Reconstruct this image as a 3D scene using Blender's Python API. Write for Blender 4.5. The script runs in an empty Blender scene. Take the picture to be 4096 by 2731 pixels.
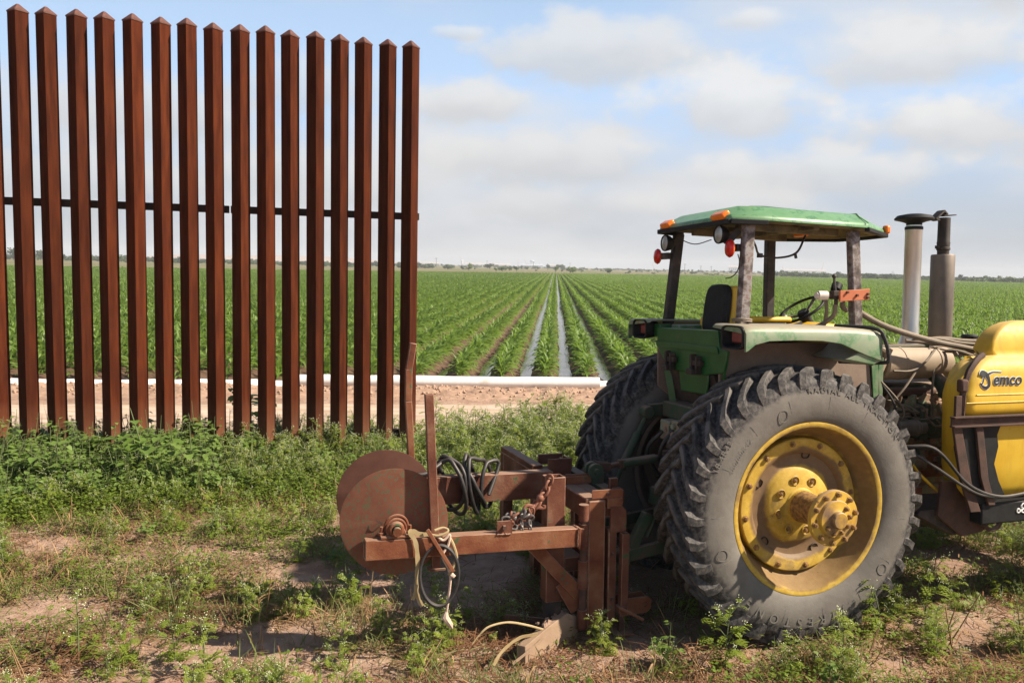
import bpy, math, random
import numpy as np
from mathutils import Vector, Matrix, Euler
EXPOSURE = 1.03
SUN_E = 5.0
SKY_S = 0.05
SKYB = (5.3, 7.3, 10.2)
SKYH = (4.9, 5.3, 5.75)
HAZE = 0.0004
R = math.radians
rnd = random.Random(7)
sc = bpy.context.scene
col = sc.collection

# ------------------------------------------------------------------ camera
cam_d = bpy.data.cameras.new('camera')
cam = bpy.data.objects.new('camera', cam_d); col.objects.link(cam)
cam_d.sensor_width = 22.3; cam_d.lens = 18.0
cam_d.clip_start = 0.1; cam_d.clip_end = 9000
_p, _r = R(5.23), R(1.35)
_f = Vector((0, math.cos(_p), -math.sin(_p)))
_D = Vector((0, -math.sin(_p), -math.cos(_p)))
_X = Vector((1, 0, 0))
cx = math.cos(_r) * _X - math.sin(_r) * _D
cd = math.sin(_r) * _X + math.cos(_r) * _D
M = Matrix((cx, -cd, -_f)).transposed().to_4x4()
M.translation = Vector((0, 0, 2.4))
cam.matrix_world = M
sc.camera = cam

# ------------------------------------------------------------------ render / view
sc.view_settings.view_transform = 'Standard'
sc.view_settings.look = 'None'
sc.view_settings.exposure = EXPOSURE
sc.view_settings.gamma = 1.0
sc.view_settings.use_curve_mapping = False
sc.render.engine = 'CYCLES'
sc.cycles.max_bounces = 6
sc.cycles.diffuse_bounces = 3
sc.cycles.glossy_bounces = 3
sc.cycles.transmission_bounces = 4
sc.cycles.volume_bounces = 0
sc.cycles.transparent_max_bounces = 8
sc.cycles.use_denoising = True
sc.cycles.caustics_reflective = False
sc.cycles.caustics_refractive = False

# ------------------------------------------------------------------ sun
SUN_AZ, SUN_EL = R(-8.5), R(42.0)          # azimuth from +X, counter-clockwise
S = Vector((math.cos(SUN_EL) * math.cos(SUN_AZ), math.cos(SUN_EL) * math.sin(SUN_AZ), math.sin(SUN_EL)))
sun_d = bpy.data.lights.new('sun', 'SUN'); sun_d.energy = SUN_E; sun_d.angle = R(1.0); sun_d.color = (1.0, 0.88, 0.72)
sun = bpy.data.objects.new('sun', sun_d); col.objects.link(sun)
sun.rotation_euler = (-S).to_track_quat('-Z', 'Y').to_euler()
sun.location = (40, -5, 30)

# ------------------------------------------------------------------ world: nishita sky with cumulus
world = bpy.data.worlds.new('World'); sc.world = world; world.use_nodes = True
class NT:
    """small helper round a node tree"""
    def __init__(s, tree): s.t = tree; s.n = tree.nodes; s.l = tree.links
    def new(s, kind, **k):
        n = s.n.new(kind)
        for a, v in k.items(): setattr(n, a, v)
        return n
    def put(s, sock, v):
        if isinstance(v, bpy.types.NodeSocket): s.l.new(v, sock)
        else: sock.default_value = v
    def m(s, op, a, b=None, c=None, clamp=False):
        n = s.new('ShaderNodeMath', operation=op, use_clamp=clamp)
        for i, v in enumerate((a, b, c)):
            if v is not None: s.put(n.inputs[i], v)
        return n.outputs[0]
    def mix(s, fac, a, b, blend='MIX'):
        n = s.new('ShaderNodeMix', data_type='RGBA', blend_type=blend)
        s.put(n.inputs[0], fac); s.put(n.inputs[6], a); s.put(n.inputs[7], b)
        return n.outputs[2]
    def smooth(s, v, lo, hi):
        n = s.new('ShaderNodeMapRange', interpolation_type='SMOOTHSTEP')
        s.put(n.inputs[0], v); s.put(n.inputs[1], lo); s.put(n.inputs[2], hi)
        return n.outputs[0]
    def noise(s, vec, scale, detail=4, rough=0.55, dist=0.0):
        n = s.new('ShaderNodeTexNoise'); s.put(n.inputs['Vector'], vec)
        n.inputs['Scale'].default_value = scale; n.inputs['Detail'].default_value = detail
        n.inputs['Roughness'].default_value = rough; n.inputs['Distortion'].default_value = dist
        return n.outputs['Fac']
def rgba(c): return (c[0], c[1], c[2], 1.0)

def build_world():
    t = NT(world.node_tree); t.n.clear()
    out = t.new('ShaderNodeOutputWorld'); bg = t.new('ShaderNodeBackground')
    bg.inputs[1].default_value = SKY_S
    sky = t.new('ShaderNodeTexSky', sky_type='NISHITA')
    sky.sun_disc = False; sky.sun_elevation = SUN_EL; sky.sun_rotation = R(90) - SUN_AZ
    sky.air_density = 1.0; sky.dust_density = 1.2; sky.ozone_density = 1.2; sky.altitude = 0
    tc = t.new('ShaderNodeTexCoord'); sep = t.new('ShaderNodeSeparateXYZ')
    t.l.new(tc.outputs['Generated'], sep.inputs[0])
    x, y, z = sep.outputs
    az = t.m('MULTIPLY', t.m('ARCTAN2', x, y), 57.2958)
    el = t.m('MULTIPLY', t.m('ARCSINE', z), 57.2958)
    comb = t.new('ShaderNodeCombineXYZ')
    t.put(comb.inputs[0], t.m('MULTIPLY', az, 0.20)); t.put(comb.inputs[1], t.m('MULTIPLY', el, 0.30))
    n1 = t.noise(comb.outputs[0], 1.15, 8, 0.55, 0.0)
    n1c = t.m('SUBTRACT', n1, 0.5)
    comb2 = t.new('ShaderNodeCombineXYZ')
    t.put(comb2.inputs[0], t.m('MULTIPLY', az, 0.06)); t.put(comb2.inputs[1], t.m('MULTIPLY', el, 0.16)); comb2.inputs[2].default_value = 3.3
    n2 = t.noise(comb2.outputs[0], 1.0, 5, 0.5)
    # pale hazy base: sky mixed towards white low down
    base = t.mix(t.smooth(el, 38.0, 8.0), sky.outputs[0], (SKYB[0], SKYB[1], SKYB[2], 1))
    base = t.mix(t.smooth(el, 12.0, 0.5), base, (SKYH[0], SKYH[1], SKYH[2], 1))
    # broad thin veil of cloud
    veil = t.m('MULTIPLY', t.smooth(n2, 0.40, 0.66), t.smooth(el, 28.0, 11.0))
    c = t.mix(t.m('MULTIPLY', veil, 0.75), base, (7.6, 7.6, 7.7, 1))
    # cumulus: az, el, half width, half height, opacity, brightness
    for (a, e, ra, re, op, br) in CLOUDS:
        u = t.m('DIVIDE', t.m('SUBTRACT', az, a), ra)
        v = t.m('DIVIDE', t.m('SUBTRACT', el, e), re)
        d = t.m('SQRT', t.m('ADD', t.m('MULTIPLY', u, u), t.m('MULTIPLY', v, v)))
        mk = t.m('ADD', t.m('SUBTRACT', 1.0, d), t.m('MULTIPLY', n1c, 2.3))
        mask = t.m('MULTIPLY', t.smooth(mk, -0.18, 0.52), op)
        sh = t.smooth(t.m('ADD', v, t.m('MULTIPLY', n1c, 1.6)), -0.75, 0.55)
        cc = t.mix(sh, (6.7 * br, 6.75 * br, 6.9 * br, 1), (8.8 * br, 8.75 * br, 8.65 * br, 1))
        c = t.mix(mask, c, cc)
    t.l.new(c, bg.inputs[0]); t.l.new(bg.outputs[0], out.inputs[0])
CLOUDS = [
    (4.4, 14.2, 8.6, 2.4, .78, .92), (-3.3, 10.9, 4.2, 1.9, .85, .92), (1.5, 7.4, 9.5, 2.3, .85, .90),
    (14.0, 10.8, 7.0, 2.5, .88, .98), (24.8, 13.2, 7.5, 2.3, .8, .95), (26.5, 9.3, 7.0, 2.2, .95, .98),
    (18.4, 6.4, 9.5, 1.8, .8, .92), (3.0, 4.2, 7.0, 1.5, .6, .86), (14.1, 4.4, 6.0, 1.6, .6, .88),
    (-4.1, 15.1, 1.9, .5, .55, .95), (14.6, 15.8, 2.3, .8, .6, 1.0), (29.5, 17.5, 5, 2.5, .7, .96),
    (-24, 9.0, 7, 2.6, .7, .86), (-14, 11.5, 5, 2.2, .55, .88), (-13, 5.5, 9, 2.4, .7, .86), (-28, 4.5, 8, 2.2, .6, .84),
    (42, 10, 11, 4, .8, .95), (60, 14, 12, 5, .7, .95), (-45, 12, 10, 4, .7, .9), (-66, 9, 13, 4, .75, .9),
    (85, 8, 12, 3, .6, .95), (150, 12, 16, 5, .7, .9), (-110, 11, 15, 5, .7, .9), (-160, 8, 14, 4, .7, .9), (115, 16, 12, 5, .6, .95)]
build_world()

# ------------------------------------------------------------------ mesh builder
class MB:
    def __init__(s): s.v = []; s.f = []; s.mi = []; s.cur = 0
    def add(s, vs, fs):
        o = len(s.v); s.v += [tuple(p) for p in vs]
        s.f += [tuple(i + o for i in f) for f in fs]; s.mi += [s.cur] * len(fs); return s
    def box(s, x0, x1, y0, y1, z0, z1):
        vs = [(x, y, z) for z in (z0, z1) for y in (y0, y1) for x in (x0, x1)]
        return s.add(vs, [(0, 2, 3, 1), (4, 5, 7, 6), (0, 1, 5, 4), (2, 6, 7, 3), (0, 4, 6, 2), (1, 3, 7, 5)])
    def obox(s, c, size, rot=None):
        c = Vector(c); h = [k / 2 for k in size]; m = rot or Matrix.Identity(3)
        vs = [c + m @ Vector((x * h[0], y * h[1], z * h[2])) for z in (-1, 1) for y in (-1, 1) for x in (-1, 1)]
        return s.add(vs, [(0, 2, 3, 1), (4, 5, 7, 6), (0, 1, 5, 4), (2, 6, 7, 3), (0, 4, 6, 2), (1, 3, 7, 5)])
    def bar(s, p0, p1, w, h, up=(0, 0, 1)):
        p0, p1 = Vector(p0), Vector(p1); d = (p1 - p0); L = d.length; d.normalize()
        u = Vector(up); sd = d.cross(u)
        if sd.length < 1e-4: sd = d.cross(Vector((1, 0, 0)))
        sd.normalize(); u = sd.cross(d)
        m = Matrix((d, sd, u)).transposed()
        return s.obox((p0 + p1) / 2, (L, w, h), m)
    def rtube(s, p0, p1, w, h, t=.008, up=(0, 0, 1)):
        """hollow rectangular tube with open ends"""
        p0, p1 = Vector(p0), Vector(p1); d = (p1 - p0).normalized(); u = Vector(up); sd = d.cross(u)
        if sd.length < 1e-4: sd = d.cross(Vector((1, 0, 0)))
        sd.normalize(); u = sd.cross(d)
        vs = []
        for p in (p0, p1):
            for k in (0, t):
                for a, b in ((-1, -1), (1, -1), (1, 1), (-1, 1)):
                    vs.append(p + sd * a * (w / 2 - k) + u * b * (h / 2 - k))
        fs = []
        for i in range(4):
            j = (i + 1) % 4
            fs += [(i, j, 8 + j, 8 + i), (4 + i, 12 + i, 12 + j, 4 + j), (i, 4 + i, 4 + j, j), (8 + i, 8 + j, 12 + j, 12 + i)]
        return s.add(vs, fs)
    def tube(s, pts, r, seg=8, caps=True, closed=False):
        pts = [Vector(p) for p in pts]; n = len(pts); rs = r if isinstance(r, (list, tuple)) else [r] * n
        o = len(s.v); prev = None
        for i, p in enumerate(pts):
            a = pts[(i - 1) % n] if (closed or i > 0) else p; b = pts[(i + 1) % n] if (closed or i < n - 1) else p
            d = (b - a).normalized() if (b - a).length > 1e-9 else Vector((0, 0, 1))
            if prev is None:
                u = d.cross(Vector((0, 0, 1)))
                if u.length < 1e-3: u = d.cross(Vector((1, 0, 0)))
            else: u = prev - d * prev.dot(d)
            u.normalize(); prev = u; w = d.cross(u)
            s.v += [tuple(p + (u * math.cos(2 * math.pi * k / seg) + w * math.sin(2 * math.pi * k / seg)) * rs[i]) for k in range(seg)]
        for i in range(n if closed else n - 1):
            for k in range(seg):
                a = o + i * seg; b = o + ((i + 1) % n) * seg; k2 = (k + 1) % seg
                s.f.append((a + k, a + k2, b + k2, b + k)); s.mi.append(s.cur)
        if caps and not closed:
            s.f.append(tuple(o + k for k in reversed(range(seg)))); s.mi.append(s.cur)
            s.f.append(tuple(o + (n - 1) * seg + k for k in range(seg))); s.mi.append(s.cur)
        return s
    def lathe(s, prof, c=(0, 0, 0), axis='z', seg=32, rot=None, close=False):
        """prof: (radius, height along axis); caps where the radius is 0"""
        c = Vector(c); o = len(s.v); P = len(prof)
        for (r, h) in prof:
            for k in range(seg):
                a = 2 * math.pi * k / seg
                q = {'z': Vector((r * math.cos(a), r * math.sin(a), h)), 'y': Vector((r * math.cos(a), h, r * math.sin(a))),
                     'x': Vector((h, r * math.cos(a), r * math.sin(a)))}[axis]
                if rot is not None: q = rot @ q
                s.v.append(tuple(c + q))
        flip = axis == 'y'
        for i in range(P if close else P - 1):
            for k in range(seg):
                k2 = (k + 1) % seg; a = o + i * seg; b = o + ((i + 1) % P) * seg
                f = (a + k, a + k2, b + k2, b + k); s.f.append(tuple(reversed(f)) if flip else f); s.mi.append(s.cur)
        return s
    def cyl(s, p0, p1, r, seg=16): return s.tube([p0, p1], r, seg)
    def prism(s, poly, axis, a, b):
        """polygon in the two other axes, from a to b along axis"""
        def P(u, v, w): return {'y': (u, w, v), 'x': (w, u, v), 'z': (u, v, w)}[axis]
        n = len(poly); vs = [P(u, v, a) for u, v in poly] + [P(u, v, b) for u, v in poly]
        fs = [tuple(range(n)), tuple(reversed(range(n, 2 * n)))] + [(i, n + i, n + (i + 1) % n, (i + 1) % n) for i in range(n)]
        return s.add(vs, fs)
    def sphere(s, c, r, seg=10, rings=6, sc_=(1, 1, 1)):
        prof = [(max(1e-4, r * math.sin(math.pi * i / rings)), -r * math.cos(math.pi * i / rings)) for i in range(rings + 1)]
        o = len(s.v); s.lathe(prof, (0, 0, 0), 'z', seg)
        for i in range(o, len(s.v)):
            p = s.v[i]; s.v[i] = (c[0] + p[0] * sc_[0], c[1] + p[1] * sc_[1], c[2] + p[2] * sc_[2])
        return s
    def mesh(s, name, mats, smooth=None):
        me = bpy.data.meshes.new(name); me.from_pydata(s.v, [], s.f); me.update()
        for m_ in (mats if isinstance(mats, (list, tuple)) else [mats]): me.materials.append(m_)
        me.polygons.foreach_set('material_index', s.mi)
        if smooth is not None:
            me.polygons.foreach_set('use_smooth', [True] * len(me.polygons))
            if smooth < 179: me.set_sharp_from_angle(angle=R(smooth))
        return me
    def build(s, name, mats, parent=None, smooth=35, bevel=0.0, off=None, seg=2, edge=None):
        if edge is not None: mats = [mats, edge]
        me = s.mesh(name, mats, smooth)
        if off is not None: me.transform(Matrix.Translation(-Vector(off)))
        o = bpy.data.objects.new(name, me); col.objects.link(o)
        if parent is not None: o.parent = parent
        if bevel:
            b = o.modifiers.new('bevel', 'BEVEL'); b.width = bevel; b.segments = seg; b.limit_method = 'ANGLE'; b.angle_limit = R(40)
            if edge is not None: b.material = 1
        return o
def tag(o, label=None, cat=None, group=None, kind=None):
    if label: o['label'] = label
    if cat: o['category'] = cat
    if group: o['group'] = group
    if kind: o['kind'] = kind
    return o
def empty(name, mw=None, loc=None):
    o = bpy.data.objects.new(name, None); col.objects.link(o)
    o.empty_display_size = .2
    if mw is not None: o.matrix_world = mw
    if loc is not None: o.location = loc
    return o
def arc(n, a0, a1): return [a0 + (a1 - a0) * i / (n - 1) for i in range(n)]
def bez(pts, n=8):
    """smooth polyline through points (Catmull-Rom)"""
    P = [Vector(p) for p in pts]; P = [P[0] * 2 - P[1]] + P + [P[-1] * 2 - P[-2]]; out = []
    for i in range(1, len(P) - 2):
        for k in range(n):
            t = k / n; a, b, c, d = P[i - 1:i + 3]
            out.append(.5 * ((2 * b) + (c - a) * t + (2 * a - 5 * b + 4 * c - d) * t * t + (3 * b - a - 3 * c + d) * t ** 3))
    out.append(P[-2]); return out

# ------------------------------------------------------------------ materials
def mat(name, stops, scale=6, rough=.6, metal=0.0, bump=.0, bscale=60, detail=6, spec=.5, dust=None, dustamt=.0, distort=0.0,
        speck=None, speck_scale=30, speck_lo=.6, speck_hi=.66, rvar=.0, coord='Object', stretch=None):
    m = bpy.data.materials.new(name); m.use_nodes = True
    t = NT(m.node_tree); bs = t.n['Principled BSDF']
    tc = t.new('ShaderNodeTexCoord'); vec = tc.outputs[coord]
    if stretch:
        mp = t.new('ShaderNodeMapping'); mp.inputs['Scale'].default_value = stretch; t.l.new(vec, mp.inputs[0]); vec = mp.outputs[0]
    n = t.noise(vec, scale, detail, .6, distort)
    rp = t.new('ShaderNodeValToRGB'); t.l.new(n, rp.inputs[0])
    e = rp.color_ramp.elements
    while len(e) < len(stops): e.new(.5)
    for i, (p, c) in enumerate(stops): e[i].position = p; e[i].color = rgba(c)
    c = rp.outputs[0]
    if speck is not None:
        n2 = t.noise(vec, speck_scale, 3, .6)
        c = t.mix(t.smooth(n2, speck_lo, speck_hi), c, rgba(speck))
    if dust is not None:
        g = t.new('ShaderNodeNewGeometry'); sp = t.new('ShaderNodeSeparateXYZ'); t.l.new(g.outputs['Normal'], sp.inputs[0])
        n3 = t.noise(vec, 9, 5, .6)
        f = t.m('MULTIPLY', t.smooth(t.m('ADD', sp.outputs[2], t.m('MULTIPLY', n3, .5)), .55, 1.25), dustamt)
        c = t.mix(f, c, rgba(dust))
    t.l.new(c, bs.inputs['Base Color'])
    if rvar:
        nr = t.noise(vec, scale * 2.3, 4, .6); t.put(bs.inputs['Roughness'], t.m('ADD', rough - rvar / 2, t.m('MULTIPLY', nr, rvar)))
    else: bs.inputs['Roughness'].default_value = rough
    bs.inputs['Metallic'].default_value = metal
    bs.inputs['Specular IOR Level'].default_value = spec
    if bump:
        nb = t.noise(vec, bscale, 5, .65); b = t.new('ShaderNodeBump'); b.inputs['Strength'].default_value = bump; b.inputs['Distance'].default_value = .01
        t.l.new(nb, b.inputs['Height']); t.l.new(b.outputs[0], bs.inputs['Normal'])
    return m
def leafmat(name, c0, c1, trans=.25, rough=.45, spec=.4, scale=14):
    m = bpy.data.materials.new(name); m.use_nodes = True
    t = NT(m.node_tree); bs = t.n['Principled BSDF']; out = t.n['Material Output']
    oi = t.new('ShaderNodeObjectInfo'); tc = t.new('ShaderNodeTexCoord')
    n = t.noise(tc.outputs['Object'], scale, 3)
    f = t.m('ADD', t.m('MULTIPLY', oi.outputs['Random'], .6), t.m('MULTIPLY', t.m('SUBTRACT', n, .3), .9), clamp=True)
    c = t.mix(f, rgba(c0), rgba(c1))
    t.l.new(c, bs.inputs['Base Color']); bs.inputs['Roughness'].default_value = rough; bs.inputs['Specular IOR Level'].default_value = spec
    tr = t.new('ShaderNodeBsdfTranslucent'); t.l.new(t.mix(.5, c, (c1[0] * 1.2, c1[1] * 1.3, c1[2] * .5, 1)), tr.inputs[0])
    mx = t.new('ShaderNodeMixShader'); mx.inputs[0].default_value = trans
    t.l.new(bs.outputs[0], mx.inputs[1]); t.l.new(tr.outputs[0], mx.inputs[2]); t.l.new(mx.outputs[0], out.inputs[0])
    return m
M_ = {}
DUST = (.30, .20, .14)
def fence_mat():
    m = bpy.data.materials.new('fence_rust'); m.use_nodes = True; t = NT(m.node_tree); bs = t.n['Principled BSDF']
    tc = t.new('ShaderNodeTexCoord'); v = tc.outputs['Object']; oi = t.new('ShaderNodeObjectInfo')
    mp = t.new('ShaderNodeMapping'); mp.inputs['Scale'].default_value = (1, 1, .10); t.l.new(v, mp.inputs[0])
    off = t.new('ShaderNodeVectorMath', operation='ADD'); cb = t.new('ShaderNodeCombineXYZ'); t.put(cb.inputs[0], t.m('MULTIPLY', oi.outputs['Random'], 37.0)); t.l.new(mp.outputs[0], off.inputs[0]); t.l.new(cb.outputs[0], off.inputs[1])
    n1 = t.noise(off.outputs[0], 16, 6, .65); n2 = t.noise(v, 2.2, 5, .6); n3 = t.noise(v, 60, 4, .7)
    c = t.mix(t.smooth(n1, .3, .72), (.040, .0085, .0033, 1), (.094, .0225, .0075, 1))
    c = t.mix(t.m('MULTIPLY', t.smooth(n2, .5, .75), .55), c, (.050, .015, .008, 1))
    c = t.mix(t.m('MULTIPLY', t.smooth(n3, .62, .78), .4), c, (.16, .05, .02, 1))
    sp = t.new('ShaderNodeSeparateXYZ'); t.l.new(v, sp.inputs[0])
    c = t.mix(t.m('MULTIPLY', t.smooth(t.m('ADD', sp.outputs[2], t.m('MULTIPLY', n2, .5)), 1.0, .35), .6), c, (.17, .085, .05, 1))
    c = t.mix(1.0, c, t.mix(oi.outputs['Random'], (.82, .82, .82, 1), (1.15, 1.12, 1.08, 1)), 'MULTIPLY')
    t.l.new(c, bs.inputs['Base Color']); bs.inputs['Roughness'].default_value = .8; bs.inputs['Specular IOR Level'].default_value = .08
    b = t.new('ShaderNodeBump'); b.inputs['Strength'].default_value = .15; b.inputs['Distance'].default_value = .006; t.l.new(n3, b.inputs['Height']); t.l.new(b.outputs[0], bs.inputs['Normal'])
    return m
M_['fence'] = fence_mat()
M_['fencecap'] = mat('fence_cap_rust', [(.3, (.075, .026, .017)), (.7, (.14, .06, .042))], 30, .6, 0, .1, 90, spec=.4)
M_['raild'] = mat('rail_dark_steel', [(.3, (.03, .016, .012)), (.7, (.06, .028, .018))], 8, .8)
M_['rust'] = mat('implement_rust', [(.30, (.055, .020, .013)), (.45, (.115, .038, .021)), (.58, (.15, .060, .035)), (.72, (.23, .12, .075))], 4.5, .72, 0, .3, 70, detail=9, dust=DUST, dustamt=.75, spec=.25, speck=(.055, .09, .04), speck_scale=9, speck_lo=.63, speck_hi=.68)
M_['rusto'] = mat('orange_rust', [(.30, (.085, .027, .014)), (.45, (.165, .054, .026)), (.58, (.21, .085, .042)), (.74, (.28, .15, .09))], 5, .75, 0, .3, 70, detail=9, dust=DUST, dustamt=.6, spec=.2, speck=(.06, .10, .045), speck_scale=8, speck_lo=.66, speck_hi=.70)
M_['disc'] = mat('disc_rust', [(.3, (.155, .056, .034)), (.7, (.205, .085, .052))], 12, .78, 0, .1, 150, spec=.2, speck=(.105, .105, .058), speck_scale=48, speck_lo=.52, speck_hi=.62)
M_['disc2'] = mat('disc_rust_brown', [(.3, (.10, .042, .030)), (.7, (.14, .062, .042))], 9, .8, 0, .08, 150, spec=.2)
M_['rustd'] = mat('dark_rust', [(.3, (.05, .025, .017)), (.7, (.10, .045, .028))], 12, .85, 0, .2, 90, dust=DUST, dustamt=.6)
M_['chain'] = mat('chain_rust', [(.3, (.16, .055, .028)), (.7, (.24, .10, .06))], 40, .7, .1)
M_['chaing'] = mat('chain_grey', [(.3, (.10, .085, .08)), (.7, (.20, .185, .175))], 40, .5, .5)
M_['green'] = mat('tractor_green', [(.3, (.008, .070, .012)), (.7, (.018, .105, .022))], 7, .42, 0, .04, 60, dust=(.22, .2, .13), dustamt=.5, spec=.5, speck=(.09, .07, .04), speck_scale=14, speck_lo=.66, speck_hi=.76)
M_['greend'] = mat('dirty_green', [(.3, (.015, .042, .018)), (.52, (.035, .055, .028)), (.68, (.075, .05, .035))], 9, .7, 0, .1, 60, dust=DUST, dustamt=.7)
M_['faded'] = mat('faded_green', [(.34, (.20, .225, .145)), (.5, (.155, .21, .12)), (.58, (.06, .155, .058)), (.68, (.20, .215, .14))], 6.5, .5, 0, .03, 60, speck=(.24, .10, .05), speck_scale=7, speck_lo=.67, speck_hi=.71, dust=(.34, .275, .205), dustamt=.8)
M_['roof'] = mat('roof_green', [(.32, (.10, .225, .10)), (.53, (.135, .265, .125)), (.58, (.045, .15, .058)), (.64, (.14, .265, .13))], 11, .38, 0, .02, 60, detail=8, spec=.55)
M_['yellow'] = mat('wheel_yellow', [(.36, (.20, .12, .065)), (.48, (.46, .27, .035)), (.62, (.56, .36, .04)), (.78, (.40, .22, .04))], 4.5, .5, 0, .04, 80, detail=8, speck=(.16, .07, .035), speck_scale=24, speck_lo=.66, speck_hi=.71, dust=(.30, .20, .12), dustamt=.8)
def wheel_mat():
    m = bpy.data.materials.new('wheel_yellow'); m.use_nodes = True; t = NT(m.node_tree); bs = t.n['Principled BSDF']
    tc = t.new('ShaderNodeTexCoord'); v = tc.outputs['Object']; sp = t.new('ShaderNodeSeparateXYZ'); t.l.new(v, sp.inputs[0])
    r = t.m('SQRT', t.m('ADD', t.m('MULTIPLY', sp.outputs[0], sp.outputs[0]), t.m('MULTIPLY', sp.outputs[2], sp.outputs[2])))
    n1 = t.noise(v, 5, 8, .6); n2 = t.noise(v, 22, 6, .65); n3 = t.noise(v, 60, 4, .6)
    c = t.mix(t.smooth(n2, .35, .7), (.44, .275, .030, 1), (.54, .365, .065, 1))
    rn = t.m('ADD', r, t.m('MULTIPLY', t.m('SUBTRACT', n1, .5), .10))
    ring = t.m('MULTIPLY', t.smooth(rn, .235, .265), t.smooth(rn, .39, .36))            # dirt packed in the dish
    bar = t.m('MULTIPLY', t.smooth(rn, .445, .47), t.smooth(rn, .548, .52))              # and in the rim well
    f = t.m('MAXIMUM', t.m('MULTIPLY', ring, .97), t.m('MULTIPLY', bar, .85))
    f = t.m('MAXIMUM', f, t.m('MULTIPLY', t.smooth(n1, .52, .70), .7))
    c = t.mix(f, c, t.mix(n2, (.115, .066, .036, 1), (.21, .13, .068, 1)))
    c = t.mix(t.smooth(n3, .66, .72), c, (.13, .06, .03, 1))
    t.l.new(c, bs.inputs['Base Color']); bs.inputs['Roughness'].default_value = .6; bs.inputs['Specular IOR Level'].default_value = .35
    b = t.new('ShaderNodeBump'); b.inputs['Strength'].default_value = .2; b.inputs['Distance'].default_value = .006; t.l.new(n2, b.inputs['Height']); t.l.new(b.outputs[0], bs.inputs['Normal'])
    return m
M_['wheel'] = wheel_mat()
M_['bolt'] = mat('rusty_bolt', [(.35, (.12, .06, .035)), (.6, (.35, .20, .06))], 40, .65, .1)
M_['rubber'] = mat('black_rubber', [(.3, (.018, .018, .02)), (.7, (.045, .044, .045))], 15, .65, 0, .1, 120, spec=.35)
M_['black'] = mat('black_plastic', [(.3, (.009, .009, .010)), (.7, (.020, .020, .020))], 15, .6, 0, .05, 100, spec=.2)
M_['dark'] = mat('greasy_dark_iron', [(.3, (.012, .009, .008)), (.55, (.045, .028, .02)), (.75, (.12, .07, .045))], 9, .75, 0, .2, 60)
M_['engine'] = mat('dusty_engine', [(.3, (.10, .062, .042)), (.45, (.30, .18, .115)), (.58, (.16, .22, .13)), (.75, (.42, .31, .22))], 14, .75, 0, .3, 70, dust=(.33, .24, .17), dustamt=.8)
M_['tan'] = mat('dusty_canister', [(.3, (.26, .19, .125)), (.6, (.33, .25, .165)), (.8, (.20, .22, .12))], 6, .7, 0, .06, 70, dust=(.42, .33, .25), dustamt=.6)
M_['inner'] = mat('mud_caked_panel', [(.3, (.17, .115, .085)), (.6, (.24, .175, .13)), (.8, (.05, .04, .035))], 5, .85, 0, .15, 60)
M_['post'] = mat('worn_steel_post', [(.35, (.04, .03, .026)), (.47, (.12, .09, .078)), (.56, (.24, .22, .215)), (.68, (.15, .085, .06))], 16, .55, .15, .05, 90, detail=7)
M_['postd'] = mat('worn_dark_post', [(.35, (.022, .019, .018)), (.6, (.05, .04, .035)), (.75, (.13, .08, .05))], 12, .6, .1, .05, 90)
M_['galv'] = mat('galvanised_pipe', [(.35, (.38, .38, .36)), (.55, (.55, .55, .53)), (.75, (.36, .27, .20))], 5, .38, .75, .03, 60, stretch=(1, 1, .25))
M_['stack'] = mat('sooty_muffler', [(.3, (.10, .085, .07)), (.55, (.20, .165, .135)), (.75, (.09, .08, .075))], 4, .62, .4, .06, 90, stretch=(1, 1, .5))
M_['stackd'] = mat('sooty_pipe', [(.3, (.02, .017, .015)), (.7, (.06, .045, .035))], 8, .7, .2, .05, 90)
def tank_mat():
    m = bpy.data.materials.new('tank_yellow'); m.use_nodes = True; t = NT(m.node_tree); bs = t.n['Principled BSDF']
    tc = t.new('ShaderNodeTexCoord'); v = tc.outputs['Object']
    mp = t.new('ShaderNodeMapping'); mp.inputs['Scale'].default_value = (9, 9, .9); t.l.new(v, mp.inputs[0])
    st = t.noise(mp.outputs[0], 1.6, 6, .6); n = t.noise(v, 3.2, 6, .6); n2 = t.noise(v, 38, 4, .7)
    c = t.mix(t.smooth(n, .35, .68), (.56, .335, .014, 1), (.64, .42, .03, 1))
    c = t.mix(t.m('MULTIPLY', t.smooth(st, .52, .72), .55), c, (.40, .225, .030, 1))          # run-off streaks
    c = t.mix(t.m('MULTIPLY', t.smooth(n2, .60, .74), .35), c, (.36, .22, .06, 1))            # spray residue
    g = t.new('ShaderNodeNewGeometry'); sp = t.new('ShaderNodeSeparateXYZ'); t.l.new(g.outputs['Normal'], sp.inputs[0])
    c = t.mix(t.m('MULTIPLY', t.smooth(t.m('ADD', sp.outputs[2], t.m('MULTIPLY', n, .5)), .6, 1.3), .5), c, (.52, .37, .19, 1))
    t.l.new(c, bs.inputs['Base Color']); t.put(bs.inputs['Roughness'], t.m('ADD', .42, t.m('MULTIPLY', n2, .3))); bs.inputs['Specular IOR Level'].default_value = .4
    b = t.new('ShaderNodeBump'); b.inputs['Strength'].default_value = .05; b.inputs['Distance'].default_value = .01; t.l.new(n, b.inputs['Height']); t.l.new(b.outputs[0], bs.inputs['Normal'])
    return m
M_['tank'] = tank_mat()
M_['tankd'] = mat('tank_yellow_stained', [(.3, (.50, .28, .03)), (.55, (.44, .27, .05)), (.8, (.56, .33, .03))], 3, .5, 0, .02, 120)
M_['seaty'] = mat('seat_yellow', [(.3, (.62, .36, .015)), (.7, (.70, .43, .03))], 6, .45, 0, .02, 150)
M_['white'] = mat('white_film', [(.3, (.70, .69, .67)), (.6, (.80, .80, .78)), (.8, (.55, .47, .38))], 1.6, .45, 0, .03, 30)
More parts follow.
